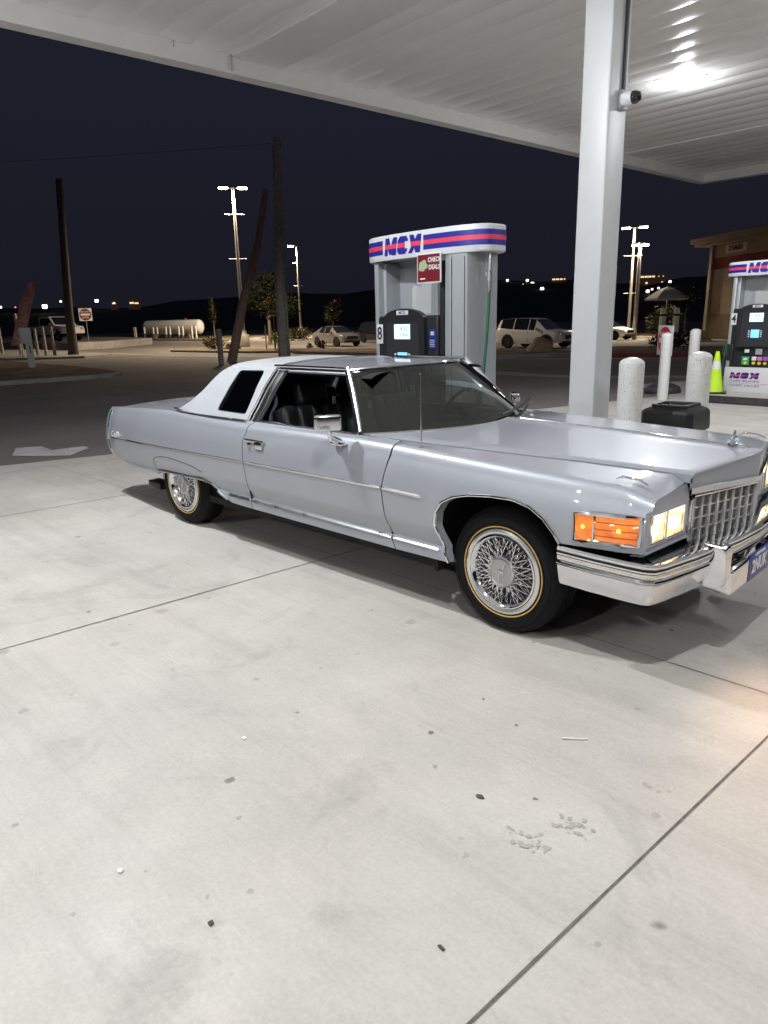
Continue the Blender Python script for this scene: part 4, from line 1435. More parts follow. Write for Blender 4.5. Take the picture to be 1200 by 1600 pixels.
M_QR = None
def fuel_pump(number, loc, lab, first):
    t = thing('fuel_pump', lab, 'fuel pump', loc, -SA, 'fuel pumps under the canopy')
    W = .875
    def toppath(n=96, gx=0.0):
        pts = []
        for k in range(n):
            a = 2 * PI * k / n
            ca, sa = math.cos(a), math.sin(a)
            e = 2 / 3.4
            pts.append(((W + gx) * abs(ca) ** (2 / 2.6) * (1 if ca >= 0 else -1), (.30 + gx) * abs(sa) ** e * (1 if sa >= 0 else -1)))
        return pts
    def yfront(x):
        c = min(.9999, abs(x) / W) ** (2.6 / 2)
        return -.30 * (max(0.0, 1 - c * c) ** .5) ** (2 / 3.4)
    Z0, Z1 = 2.115, 2.365
    mb = MB()
    tp = toppath()
    rows = []
    for p in tp:
        rows.append([(p[0] * .90, p[1] * .90, Z0 + .012), (p[0] * .985, p[1] * .985, Z0), (p[0], p[1], Z0 + .012), (p[0], p[1], Z1 - .012), (p[0] * .985, p[1] * .985, Z1), (p[0] * .9, p[1] * .9, Z1)])
    r_ = mb.grid(rows, close_u=True)
    mb.f([q[0] for q in r_][::-1]); mb.f([q[-1] for q in r_])
    top = mb.build('topper', M_PWHITE, t)
    def band(za, zb, xa, xb, mat, nm, back=False):
        mb = MB()
        pts = []
        for k in range(481):
            a = PI + PI * k / 480
            ca, sa = math.cos(a), math.sin(a)
            pts.append((W * abs(ca) ** (2 / 2.6) * (1 if ca >= 0 else -1), -.30 * abs(sa) ** (2 / 3.4)))
        sel = [p for p in pts if xa <= p[0] <= xb]
        if xb >= W: sel += [(p[0], -p[1]) for p in sel[::-1] if p[0] > .2]
        mb.grid([[(p[0] * 1.0035, p[1] * 1.006, za), (p[0] * 1.0035, p[1] * 1.006, zb)] for p in sel])
        return mb.build(nm, mat, top)
    for xa, xb in ((-W, -.47), (.15, W)):
        band(Z0 + .060, Z0 + .108, xa, xb, M_BLUE, 'blue_band')
        band(Z0 + .108, Z0 + .152, xa, xb, M_PINK, 'red_band')
        band(Z0 + .152, Z0 + .200, xa, xb, M_BLUE, 'blue_band')
    band_letters('topper_letters', .175, .55, -.43, Z0 + .130, yfront, top)
    # towers
    mb = MB(); mb.box((-.685, .0, 1.06), (.07, .40, 2.12), bevel=.018); mb.box((-.635, .05, 1.2), (.05, .34, 1.8), bevel=.01); mb.build('side_tower', M_PGREY, t)
    mb = MB()
    prof = [(.13, -.22), (.17, -.25), (.30, -.262), (.335, -.256), (.37, -.262), (.60, -.235), (.635, -.22), (.665, -.18), (.675, -.08), (.66, .22), (.13, .24)]
    tx = lambda x: .385 + (x - .13) * .57
    mb.prism(prof, lambda a, b, d: (tx(a), b, d), .01, 2.13)
    tw = mb.build('sheath_tower', M_PGREY, t, angle=25)
    mb = MB()
    for x in (.335, .60): mb.box((tx(x), -.258 if x < .5 else -.236, 1.05), (.004, .008, 2.06))
    mb.box((.355, -.20, 1.13), (.05, .09, 1.86), bevel=.006)
    mb.build('tower_seam', M_PBLACK, tw)
    mb = MB(); mb.box((-.30, .10, 1.85), (.62, .02, .62)); mb.box((.015, .06, 1.6), (.04, .06, 1.1), bevel=.01); mb.build('back_panel', M_PGREY, t)
    # decorative pale print on the back panel
    mb = MB()
    rows = []
    for k in range(15):
        a = k / 14
        rows.append([(-.12 - .30 * a - .04 * math.sin(a * 6), .0885, 1.56), (-.10 - .30 * a - .02 * math.sin(a * 7), .0885, 1.78 + .34 * (1 - a) + .06 * math.sin(a * 8))])
    mb.grid(rows); mb.build('panel_print', pmat('pale_print', (.55, .56, .56), rough=.4) if 'pale_print' not in MATS else MATS['pale_print'], t)
    # console
    mb = MB()
    mb.box((-.285, -.02, 1.18), (.80, .36, .72), bevel=.03, seg=3)
    mb.box((-.285, .02, .46), (.80, .40, .74), bevel=.01)
    con = mb.build('console', M_PBLACK, t)
    mb = MB()
    arch = [(-.57, .84)] + [(-.285 - .265 * math.cos(PI * k / 16), 1.50 + .115 * math.sin(PI * k / 16)) for k in range(17)] + [(-.0, .84)]
    mb.prism(arch, lambda a, b, d: (a, d, b), -.255, -.19)
    mb.build('console_arch', M_PBLACK, con, angle=25)
    mb = MB()
    inner_ = [(-.51, .86), (-.495, 1.47), (-.075, 1.47), (-.06, .86)]
    mb.prism(inner_, lambda a, b, d: (a, d, b), -.264, -.25)
    fp = mb.build('face_panel', pmat('pump_face', (.035, .037, .042), rough=.3) if 'pump_face' not in MATS else MATS['pump_face'], con)
    def plate(x, z, w, h, mat, nm, par=con, y=-.266, d=.008):
        mb = MB(); mb.box((x, y, z), (w, d, h), bevel=.002); return mb.build(nm, mat, par)
    plate(-.285, 1.375, .205, .155, M_LCD, 'price_screen', fp)
    plate(-.285, 1.085, .125, .145, M_LCDB, 'card_screen', fp)
    for sx in (-1, 1):
        mb = MB()
        for k in range(4): mb.box((-.285 + sx * .092, -.267, 1.035 + k * .034), (.022, .008, .018))
        mb.build('soft_keys', M_SIGNWHITE, fp)
    text('screen_text', '4.32', .060, (-.255, -.2715, 1.405), (PI / 2, 0, 0), M_PBLACK, fp, .0005)
    text('screen_text', '1.950', .050, (-.260, -.2715, 1.340), (PI / 2, 0, 0), M_PBLACK, fp, .0005)
    pl = plate(-.285, 1.572, .15, .045, M_SIGNWHITE, 'small_plate', con, -.258)
    text('plate_text', 'MCX', .042, (-.285, -.2645, 1.572), (PI / 2, 0, 0), M_BLUE, pl, .0005, bold=.001)
    pl = plate(-.645, 1.35, .085, .21, M_SIGNWHITE, 'number_plate', con, -.205)
    text('number', number, .20, (-.645, -.2115, 1.35), (PI / 2, 0, 0), M_PBLACK, pl, .0006, sx=.72, bold=.003)
    pl = plate(.055, 1.30, .085, .20, pmat('blue_sticker', (.02, .04, .22), rough=.3) if 'blue_sticker' not in MATS else MATS['blue_sticker'], 'sticker', con, -.205)
    mb = MB()
    mb.box((.055, -.2105, 1.355), (.040, .004, .040), bevel=.002)
    for k in range(4): mb.box((.052, -.2105, 1.285 - k * .020), (.058, .004, .007))
    mb.build('sticker_print', MATS['pale_print'], pl)
    plate(.03, .89, .05, .045, M_SIGNWHITE, 'small_label', con, -.205)
    # keypad, grade buttons and nozzle boot below
    plate(-.385, .77, .07, .06, M_SIGNWHITE, 'receipt_slot', con, -.235)
    plate(-.205, .76, .10, .10, M_PGREY, 'keypad', con, -.235)
    plate(-.395, .595, .115, .155, M_GREENB, 'diesel_panel', con, -.235)
    plate(-.395, .625, .06, .04, M_SIGNWHITE, 'diesel_label', con, -.240)
    for k in range(3):
        plate(-.265 + k * .085, .635, .07, .07, (M_SIGNWHITE, M_PINKB, pmat('violet_button', (.30, .12, .45), rough=.4) if 'violet_button' not in MATS else MATS['violet_button'])[k], 'grade_label', con, -.235)
    for k in range(4):
        mb = MB(); mb.lathe([(0, -.012), (.024, -.012), (.028, -.006), (.028, 0)], (-.395 + (k * .09 if k == 0 else .13 + (k - 1) * .085), -.240, .553), 'Y', 14)
        mb.build('grade_button', M_YELLOW, con)
    mb = MB(); mb.box((-.655, -.175, .74), (.10, .10, .30), bevel=.02); mb.build('nozzle_boot', M_PBLACK, con)
    # lower door
    mb = MB(); mb.box((-.285, -.185, .235), (.86, .05, .47), bevel=.012); mb.box((-.285, -.01, .235), (.84, .34, .46))
    low = mb.build('lower_panel', M_PWHITE, t)
    mb = MB(); mb.box((-.285, -.02, .02), (.84, .36, .04)); mb.build('plinth', M_PBLACK, t)
    band_letters('panel_letters', .115, .44, -.615, .315, lambda x: -.210, low)
    text('panel_text', 'CORE BRANDS', .055, (-.62, -.2115, .212), (PI / 2, 0, 0), M_BLUE, low, .0006, align='LEFT', sx=1.25)
    text('panel_text', 'CORPS VALUES', .055, (-.62, -.2115, .128), (PI / 2, 0, 0), M_BLUE, low, .0006, align='LEFT', sx=1.25)
    mb = MB(); mb.box((-.33, -.2115, .170), (.58, .003, .006)); mb.build('panel_rule', M_PINK, low)
    con.scale = (1.18, 1, 1); con.location = (.123, 0, 0); low.scale = (1.18, 1, 1); low.location = (.123, 0, 0)
    BX = .225
    # hanging price board
    mb = MB(); mb.box((BX + .02, -.31, 1.995), (.335, .012, .29), bevel=.004); bd = mb.build('promo_board', M_SIGNWHITE, t)
    mb = MB(); mb.box((BX + .02, -.3185, 1.995), (.305, .006, .26)); mb.build('board_face', M_SIGNRED, bd)
    text('board_text', 'CHECK', .062, (BX + .105, -.323, 2.070), (PI / 2, 0, 0), M_SIGNWHITE, bd, .0006, bold=.002, sx=.9)
    text('board_text', 'DEALS', .062, (BX + .105, -.323, 2.000), (PI / 2, 0, 0), M_SIGNWHITE, bd, .0006, bold=.002, sx=.9)
    mb = MB()
    for dx, dz, rr in ((-.09, 2.0, .032), (-.05, 2.02, .028), (-.07, 1.97, .034), (-.025, 1.985, .026), (-.105, 1.965, .024)):
        mb.lathe([(0, -.004), (rr, -.002), (rr, 0)], (BX + dx + .01, -.3205, dz + .03), 'Y', 14)
    mb.build('board_picture', pmat('pale_green_print', (.38, .45, .28), rough=.5) if 'pale_green_print' not in MATS else MATS['pale_green_print'], bd)
    mb = MB(); mb.box((BX - .06, -.3225, 1.895), (.07, .003, .014)); mb.build('board_caption', M_SIGNWHITE, bd)
    # hoses at both ends
    for sx in (-1, 1):
        x = sx * .755 if sx < 0 else .79
        mb = MB()
        pts = spline([(x, -.02, 2.10), (x + .005 * sx, -.03, 1.9), (x + .0, -.04, 1.5), (x - .03 * sx, -.07, .9), (x - .05 * sx, -.11, .45), (x - .02 * sx, -.15, .30), (x + .03 * sx, -.14, .45), (x + .02 * sx, -.16, .68)], 8)
        mb.tube(pts, .016, 8)
        hs = mb.build('hose', M_GREEN, t)
        mb = MB()
        mb.tube([(x, -.02, 2.12), (x, -.025, 2.00), (x, -.03, 1.93), (x, -.03, 1.86), (x, -.035, 1.74)], [.018, .026, .018, .030, .018], 10)
        mb.tube([(x - .02 * sx, -.02, 2.05), (x - .06 * sx, -.01, 2.0), (x - .05 * sx, -.01, 1.9)], .010, 6)
        mb.build('hose_swivel', M_BRUSH, hs)
        mb = MB()
        mb.tube([(x + .01 * sx, -.16, .66), (x - .02 * sx, -.175, .80), (x - .06 * sx, -.19, .90)], [.030, .036, .028], 10)
        mb.tube([(x - .06 * sx, -.19, .90), (x - .10 * sx, -.18, .84)], .016, 8)
        mb.tube([(x + .03 * sx, -.19, .70), (x + .04 * sx, -.22, .78), (x - .01 * sx, -.22, .87)], .008, 6)
        mb.build('nozzle', M_GREENB if False else M_GREEN, hs)
    return t
fuel_pump('8', ST(-3.22, 1.98, .147), 'grey and black fuel pump 8 with striped topper right behind the coupe roof', True)
fuel_pump('4', ST(-2.92, 10.62, .147), 'fuel pump 4 on the far island, cut by the right edge of the picture', False)

# ---------------- bollards, bin, cone, sign
def bollard(loc, r, h, lab, chips=0):
    t = thing('bollard', lab, 'bollard', loc, 0, 'white bollards round the pump islands')
    mb = MB()
    prof = [(r, 0)] + [(r, h * k / 6) for k in range(1, 6)] + [(r, h - r * .55)] + [(r * math.cos(a), h - r * .55 + r * .55 * math.sin(a)) for a in [PI / 2 * k / 6 for k in range(1, 7)]]
    mb.lathe(prof, (0, 0, 0), 'Z', 32)
    mb.build('sleeve', M_BOLL, t)
    if chips:
        mb = MB()
        for _ in range(chips):
            a = random.uniform(-1.9, -.3); z = random.uniform(.15, .97) * h; w = random.uniform(.0012, .0040); hh = random.uniform(.0015, .0075)
            ca, sa = math.cos(a), math.sin(a)
            tx, ty = -sa, ca
            c = Vector((ca * (r + .0012), sa * (r + .0012), z)); tv = Vector((tx, ty, 0))
            mb.poly([c + tv * w * q + Vector((0, 0, hh * e)) for q, e in ((-1, -.4), (-.3, -1), (.7, -.7), (1, .3), (.2, 1), (-.7, .6))])
        mb.build('chipped_paint', pmat('grime_chip', (.22, .20, .17), rough=.8) if 'grime_chip' not in MATS else MATS['grime_chip'], t, recalc=False)
bollard((-.735, 2.0, .147), .104, 1.15, 'stout scuffed white bollard beside the column, left of the black bin', 60)
bollard((-.50, 2.86, .147), .102, 1.16, 'stout chipped white bollard right behind the black bin', 70)
bollard((-3.86, 9.9, PADH), .10, 1.27, 'slim white bollard covering half of the round red sign', 8)
bollard((-3.66, 10.75, .147), .10, 1.18, 'slim white bollard partly hidden behind the chipped one, left of the cone', 4)

bn = thing('rubbish_bin', 'square black-lidded rubbish bin with open top among the white bollards', 'bin', (-.52, 2.46, .147), -SA + R(4))
mb = MB()
mb.box((0, 0, .33), (.46, .46, .64), bevel=.03)
mb.build('bin_body', M_BINBAG, bn)
mb = MB()
t_ = bmesh.new()
def rr_ring(z, hw, cut): return [(-hw + cut, -hw, z), (hw - cut, -hw, z), (hw, -hw + cut, z), (hw, hw - cut, z), (hw - cut, hw, z), (-hw + cut, hw, z), (-hw, hw - cut, z), (-hw, -hw + cut, z)]
rings = [rr_ring(.62, .262, .05), rr_ring(.60, .275, .05), rr_ring(.635, .280, .05), rr_ring(.79, .272, .05), rr_ring(.815, .255, .05), rr_ring(.845, .19, .02), rr_ring(.870, .19, .02), rr_ring(.870, .155, .015), rr_ring(.70, .13, .015)]
rows = [[rings[k][j] for k in range(len(rings))] for j in range(8)]
r_ = mb.grid(rows, close_u=True)
mb.f([q[-1] for q in r_])
mb.build('lid', M_BINLID, bn, angle=30)
mb = MB()
ringb = [rr_ring(.63, .242, .03), rr_ring(.56, .255, .03), rr_ring(.50, .246, .03)]
mb.grid([[(x + .006 * math.sin(j * 3 + k), y + .006 * math.cos(j * 2.2), z + .012 * math.sin(j * 2.7)) for k, (x, y, z) in enumerate([rg[j] for rg in ringb])] for j in range(8)], close_u=True)
mb.build('liner_bag', pmat('clear_bag', (.45, .45, .45), rough=.2, noise=.35, nscale=30), bn)

bn.scale = (.84, .84, .84)
cn = thing('traffic_cone', 'lime green traffic cone with white collar at the island end', 'traffic cone', (-3.02, 10.25, .147), R(20))
mb = MB(); mb.box((0, 0, .018), (.42, .42, .036), bevel=.01); mb.build('base', M_PBLACK, cn)
mb = MB(); mb.lathe([(.155, .036), (.145, .06), (.085, .45)], (0, 0, 0), 'Z', 28); mb.lathe([(.062, .60), (.036, .76), (.030, .775), (.02, .775)], (0, 0, 0), 'Z', 28); mb.build('cone_body', M_CONEY, cn)
mb = MB(); mb.lathe([(.086, .45), (.0625, .60)], (0, 0, 0), 'Z', 28); mb.build('white_collar', M_SIGNWHITE, cn)

def no_entry(name, loc, rz, size, zc, lab, portable, text_on=True):
    t = thing(name, lab, 'road sign', loc, rz)
    mb = MB(); mb.tube([(0, .02, .05), (0, .02, zc + size * .4)], .022, 8); mb.build('post', M_BLACK if portable else M_PGREY, t)
    if portable:
        mb = MB(); mb.lathe([(.36, .0), (.37, .05), (.33, .13), (.2, .19), (.0, .21)], (0, .02, 0), 'Z', 28); mb.build('rubber_base', pmat('grey_rubber', (.05, .05, .06), rough=.55), t)
    mb = MB(); mb.box((0, -.012, zc), (size, .02, size), bevel=.006); pn = mb.build('sign_panel', M_SIGNWHITE, t)
    mb = MB(); mb.lathe([(0, -.004), (size * .455, -.004), (size * .46, 0)], (0, -.0235, zc), 'Y', 40); mb.build('red_disc', M_SIGNRED if not portable else MATS['bright_red'], pn)
    mb = MB(); mb.box((0, -.030, zc), (size * .72, .004, size * .17)); mb.build('white_bar', M_SIGNWHITE, pn)
    text('sign_text', 'DO NOT', size * .17, (0, -.0285, zc + size * .22), (PI / 2, 0, 0), M_SIGNWHITE, pn, .001, bold=size * .004)
    text('sign_text', 'ENTER', size * .17, (0, -.0285, zc - size * .24), (PI / 2, 0, 0), M_SIGNWHITE, pn, .001, bold=size * .004)
    return t
pmat('bright_red', (.62, .03, .06), rough=.4)
no_entry('no_entry_sign', (-4.42, 11.15, PADH), R(-38), .60, 1.08, 'white panel with red no-entry disc on a black dome base, half behind a bollard', True)

# litter on the concrete
def scrap(name, lab, cat, loc, pts, mat, h=.004):
    mb = MB()
    mb.prism(pts, lambda a, b, d: (a, b, d + .25 * h * math.sin(a * 200 + b * 130)), .001, h)
    o = mb.build(name, mat); o.location = (loc[0], loc[1], PADH + .001)
    tag(o, lab, cat)
M_PAPER = pmat('white_paper', (.78, .78, .76), rough=.7)
M_LEAF = pmat('dry_leaf', (.085, .07, .055), rough=.8)

def footprints():
    mb = MB()
    rnd = random.Random(12)
    for cx, cy, n in ((1.006, -2.147, 22), (1.068, -1.992, 26), (.83, -2.33, 3), (1.20, -1.60, 6)):
        for k in range(n):
            a0 = rnd.uniform(0, 2 * PI); q = .075 * rnd.random() ** .6
            x = cx + q * math.cos(a0) * 1.15; y = cy + q * math.sin(a0) * .75
            r = rnd.uniform(.004, .013); el = rnd.uniform(.5, 1); rot = rnd.uniform(0, PI)
            pts = []
            for j in range(11):
                a = 2 * PI * j / 11; rr = r * rnd.uniform(.75, 1.2)
                u_, v_ = rr * math.cos(a), rr * math.sin(a) * el
                pts.append((x + u_ * math.cos(rot) - v_ * math.sin(rot), y + u_ * math.sin(rot) + v_ * math.cos(rot), PADH + .0018 + .00004 * k))
            mb.poly(pts)
    return mb.build('footprints', pmat('damp_print', (.375, .352, .32), rough=.8, noise=.08, nscale=60), recalc=False)
tag(footprints(), kind='structure')
scrap('paper_scrap', 'crumpled white paper scrap at the lower left of the concrete', 'litter', (.147, -3.128), [(-.010, -.006), (.003, -.009), (.012, -.002), (.006, .008), (-.008, .006)], M_PAPER, .005)
scrap('paper_scrap', 'small white paper scrap on the open concrete beside the front wheel', 'litter', (-.178, -2.439), [(-.010, -.006), (.010, -.008), (.012, .006), (-.006, .009)], M_PAPER, .006)
scrap('cigarette_end', 'thin white cigarette end lying on the concrete ahead of the front wheel', 'litter', (.823, -1.534), [(-.040, -.030), (-.036, -.034), (.042, .030), (.038, .034)], M_PAPER, .006)
scrap('leaf', 'dark fallen leaf on the concrete, biggest of the bits of leaf', 'leaf', (.758, -2.078), [(-.016, -.005), (-.003, -.011), (.014, -.006), (.018, .003), (.003, .010), (-.012, .006)], M_LEAF, .004)
scrap('leaf', 'tiny dark scrap of leaf near the bottom left of the concrete', 'leaf', (.532, -3.043), [(-.008, -.006), (.008, -.007), (.009, .005), (-.004, .008)], M_LEAF, .006)
scrap('leaf', 'thin dark sliver of leaf near the bottom centre of the concrete', 'leaf', (1.065, -2.656), [(-.012, -.003), (.010, -.006), (.012, .001), (-.008, .005)], M_LEAF, .005)

# ================================================================== beyond the forecourt
def G(x, y, dz=0.0): return (x, y, gz(x, y) + dz)
M_WOODPOLE = pmat('weathered_pole', (.40, .345, .285), rough=.85, noise=.35, nscale=9, bump=.5, bscale=14)
M_GALV = pmat('galvanised_pole', (.30, .29, .27), rough=.45, metal=.3, noise=.06, nscale=5)
M_LAMPGLOW = pmat('street_lamp_glow', (1, .9, .7), emit=(1, .86, .62), estr=46.0)
M_STUCCO = pmat('tan_stucco', (.44, .345, .24), rough=.9, noise=.10, nscale=5, bump=.3, bscale=30)
M_STUCCOR = pmat('red_stucco_band', (.26, .045, .045), rough=.9, noise=.08, nscale=5)
M_EAVE = pmat('eave_paint', (.34, .29, .22), rough=.7)
M_ROOFRED = pmat('dark_red_roof', (.10, .025, .025), rough=.7, noise=.15, nscale=8)
M_LITWIN = pmat('lit_window', (.6, .65, .4), emit=(.80, .92, .48), estr=.75)
M_ROCK = pmat('boulder_rock', (.36, .27, .16), rough=.9, noise=.25, nscale=5, bump=.8, bscale=8)
M_BARK = pmat('bark', (.15, .115, .09), rough=.95, noise=.35, nscale=14, bump=.8, bscale=18)

def leafmat(name, a, b):
    m = bpy.data.materials.new(name); m.use_nodes = True
    nt = m.node_tree; bs = nt.nodes['Principled BSDF']
    g = nt.nodes.new('ShaderNodeNewGeometry')
    mx = nt.nodes.new('ShaderNodeMix'); mx.data_type = 'RGBA'; mx.inputs[6].default_value = (*a, 1); mx.inputs[7].default_value = (*b, 1)
    nt.links.new(g.outputs['Random Per Island'], mx.inputs[0]); nt.links.new(mx.outputs[2], bs.inputs['Base Color'])
    bs.inputs['Roughness'].default_value = .8; bs.inputs['Specular IOR Level'].default_value = .08
    return m
M_LEAFA = leafmat('yellow_green_leaves', (.05, .06, .014), (.12, .115, .035))
M_LEAFD = leafmat('dark_leaves', (.007, .010, .005), (.018, .021, .010))
M_LEAFO = leafmat('olive_leaves', (.018, .019, .008), (.05, .046, .02))

def crown(mb, blobs, n, size, seed=1):
    rnd = random.Random(seed)
    tot = sum(r[0] * r[1] * r[2] for _, r in blobs)
    for c, r in blobs:
        k = max(12, int(n * r[0] * r[1] * r[2] / tot))
        for _ in range(k):
            while True:
                p = Vector((rnd.uniform(-1, 1), rnd.uniform(-1, 1), rnd.uniform(-1, 1)))
                if .25 < p.length < 1: break
            p = p * (.7 + .3 * rnd.random())
            q = Vector((c[0] + p.x * r[0], c[1] + p.y * r[1], c[2] + p.z * r[2]))
            d = Vector((rnd.gauss(0, 1), rnd.gauss(0, 1), rnd.gauss(0, .7))).normalized()
            e = d.cross(Vector((rnd.gauss(0, 1), rnd.gauss(0, 1), rnd.gauss(0, 1)))).normalized()
            s = size * rnd.uniform(.6, 1.4)
            mb.poly([q - d * s, q + e * s * .45, q + d * s, q - e * s * .45])

def tree(name, label, cat, loc, trunk, blobs, n, leaf, mat, group=None, seed=1, limbs=4):
    t = thing(name, label, cat, loc, 0, group)
    rnd = random.Random(seed + 50)
    if trunk:
        h, r0, r1 = trunk
        mb = MB()
        pts = [Vector((0, 0, 0)), Vector((.03, .02, h * .35)), Vector((-.02, .04, h * .7)), Vector((.02, 0, h))]
        mb.tube(pts, [r0, lerp(r0, r1, .4), lerp(r0, r1, .7), r1], 10)
        for k in range(limbs):
            b = blobs[k % len(blobs)]
            s0 = Vector((0, .02, h * rnd.uniform(.6, .95)))
            e0 = Vector(b[0])
            mb.tube([s0, s0.lerp(e0, .5) + Vector((0, 0, .1)), e0], [r1 * .7, r1 * .45, r1 * .15], 6)
        mb.build('trunk', M_BARK, t)
    mb = MB(); crown(mb, blobs, n, leaf, seed); mb.build('crown', mat, t, recalc=False, flat=True)
    return t

# ---------------- planting beds and kerbs
def bed(name, poly, h, label=None, kerb=.14, kmat=None, top=None, kind='structure'):
    """raised bed with a real kerb step; poly counter-clockwise"""
    mb = MB()
    n = len(poly)
    cx = sum(p[0] for p in poly) / n; cy = sum(p[1] for p in poly) / n
    def ins(p, d):
        v = Vector((cx - p[0], cy - p[1])); L = v.length
        return (p[0] + v.x / L * d, p[1] + v.y / L * d)
    z = lambda p: gz(p[0], p[1])
    inn = [ins(p, kerb) for p in poly]
    mb.mi = 1
    mb.grid([[(*p, z(p) - .05), (*p, z(p) + h - .02), (*ins(p, .02), z(p) + h), (*q, z(p) + h), (*q, z(p) + h - .03)] for p, q in zip(poly, inn)], close_u=True)
    mb.mi = 0
    cz = z((cx, cy)) + h
    c = mb.v((cx, cy, cz + .0))
    ring_ = [mb.v((*q, z(p) + h - .015)) for p, q in zip(poly, inn)]
    for i in range(n): mb.f((ring_[i], ring_[(i + 1) % n], c))
    o = mb.build(name, [top or M_DIRT, kmat or M_KERB], angle=30)
    return tag(o, kind=kind)
def densify(poly, step=2.5):
    out = []
    for i in range(len(poly)):
        a, b = Vector(poly[i]), Vector(poly[(i + 1) % len(poly)])
        k = max(1, int((b - a).length / step))
        for j in range(k): out.append(tuple(a.lerp(b, j / k)))
    return out
bed('planting_bed', densify([(-21.1, 6.9), (-21.9, 7.6), (-27.2, 8.35), (-38, 8.6), (-44, 3.0), (-34, -2.0), (-21.4, 2.6)]), .13)
bed('planting_bed', densify([(-42.5, 21.0), (-41.0, 20.2), (-33.0, 20.9), (-29.6, 23.6), (-30.2, 25.8), (-33, 27.0), (-41.5, 26.6), (-43.5, 23.5)]), .13)
bed('pavement', densify([(-55, 9.5), (-39.5, 9.6), (-37.5, 13.0), (-39.5, 15.6), (-56, 17.2)]), .12, top=M_KERB)
bed('raised_lot', densify([(-95, 13), (-57, 18.3), (-53.0, 19.2), (-53.5, 21.6), (-60, 29), (-95, 33)]), .56, top=M_ASPH)
bed('planting_bed', densify([(-30.0, 21.5), (-16.3, 22.0), (-14.5, 24.4), (-14.8, 27.5), (-19.0, 27.2), (-30.0, 26.0)]), .14)
bed('planting_bed', densify([(-14.0, 24.1), (-7.0, 26.8), (2, 30.0), (2, 36.5), (-9.5, 33.5), (-17.0, 31.0), (-15.0, 26.5)]), .16, kmat=M_REDKERB)
bed('walkway', densify([(-17.2, 31.3), (-9.5, 33.8), (2, 36.8), (4, 44), (-11.5, 45.6), (-18.2, 47.5), (-20.0, 38.5)]), .17, top=M_KERB)
bed('planting_bed', densify([(-21.5, 50.5), (-14, 54), (-10, 62), (-30, 66), (-32, 56)]), .14)
bed('planting_bed', densify([(-64, 43.5), (-50, 43.0), (-47.5, 45.5), (-50, 50), (-66, 52)]), .13)
bed('planting_bed', densify([(-92, 33.6), (-62, 36.5), (-60.5, 39), (-67, 50), (-92, 46)]), .10)
# darker and lighter lines in the asphalt: concrete gutter
mb = MB()
def strip_line(pts, w, z):
    P = [Vector((*p, 0)) for p in pts]
    rows = []
    for i, p in enumerate(P):
        t = (P[min(i + 1, len(P) - 1)] - P[max(i - 1, 0)]).normalized(); n = t.cross(Vector((0, 0, 1))) * w / 2
        rows.append([(p.x + n.x, p.y + n.y, gz(p.x, p.y) + z), (p.x - n.x, p.y - n.y, gz(p.x, p.y) + z)])
    mb.grid(rows)
strip_line([tuple(p.to_tuple()[:2]) for p in spline([(-50, 17.8, 0), (-40, 17.0, 0), (-33, 17.6, 0), (-26.5, 19.2, 0), (-18, 20.8, 0), (-13, 22.6, 0), (-9, 25.0, 0), (-3, 27.4, 0), (4, 29.8, 0)], 8)], .55, .006)
strip_line([tuple(p.to_tuple()[:2]) for p in spline([(-11.5, 14.6, 0), (-8.6, 14.2, 0), (-5.6, 15.6, 0), (0, 17.4, 0), (8, 18.6, 0)], 8)], .9, .006)
tag(mb.build('gutter', M_KERB, recalc=False), kind='structure')

# ---------------- distant ground
HP = [(150, -1.2), (230, 3.0), (330, 12.0), (420, 19.0), (600, 24.0), (900, 26.0)]
def hill_z(az, d):
    h = interp(d, HP)
    k = lerp(.62, 1.0, sstep((az + 66) / 24)) * (1 + .10 * math.sin(az * .31) + .06 * math.sin(az * .83 + 1))
    return h * k if h > 0 else h
mb = MB()
mb.grid([[(2 + d * math.sin(R(az)), -4 + d * math.cos(R(az)), hill_z(az, d)) for d in (150, 190, 230, 280, 330, 375, 420, 500, 600, 900)] for az in [-150 + 2.5 * k for k in range(93)]])
tag(mb.build('hills', pmat('dark_hillside', (.020, .022, .016), rough=1, noise=.5, nscale=.08)), kind='structure')

# ---------------- poles on the left
up = thing('utility_pole', 'tall weathered upright wooden utility pole with a grey conduit on its side', 'utility pole', G(-21.33, 14.17))
mb = MB()
mb.tube([(0, 0, 0), (.02, .02, 3), (.10, .10, 6), (.15, .15, 8.3)], [.215, .205, .18, .16], 16)
mb.build('pole', M_WOODPOLE, up)
mb = MB(); mb.tube([(.20, .14, 0), (.16, .15, 2.5), (.15, .15, 2.75)], .05, 8); mb.build('conduit', M_GALV, up)
bp_ = thing('brace_pole', 'leaning wooden brace pole slanting up beside the utility pole', 'utility pole', G(-25.34, 14.35))
mb = MB()
mb.tube([(0, 0, 0), (.55, .45, 2.5), (1.25, .98, 5.0), (1.62, 1.26, 7.0)], [.21, .19, .16, .12], 14)
mb.build('pole', pmat('brown_pole', (.36, .245, .18), rough=.85, noise=.3, nscale=9), bp_)
o = MB(); o.box((0, 0, .72), (.17, .17, 1.44), bevel=.02)
o = o.build('marker_post', M_WOODPOLE); o.location = G(-23.94, 12.91); tag(o, 'short dark square post left of the leaning brace pole', 'post')
plm = thing('bare_trunk', 'thick dark tapering tree trunk at the left, fading into the night sky', 'tree', G(-40.9, 13.8))
mb = MB()
pth = [(0, 0, 0), (.02, .02, .5), (.05, .05, 2.5), (.18, .18, 5.5), (.36, .36, 9.6)]
mb.tube(spline(pth, 5), [lerp(.36, .17, min(1, (k / 20) ** .6)) + (.012 if k % 2 else 0) for k in range(21)], 14)
mb.build('trunk', pmat('dark_bark', (.075, .06, .055), rough=.95, noise=.3, nscale=10), plm)
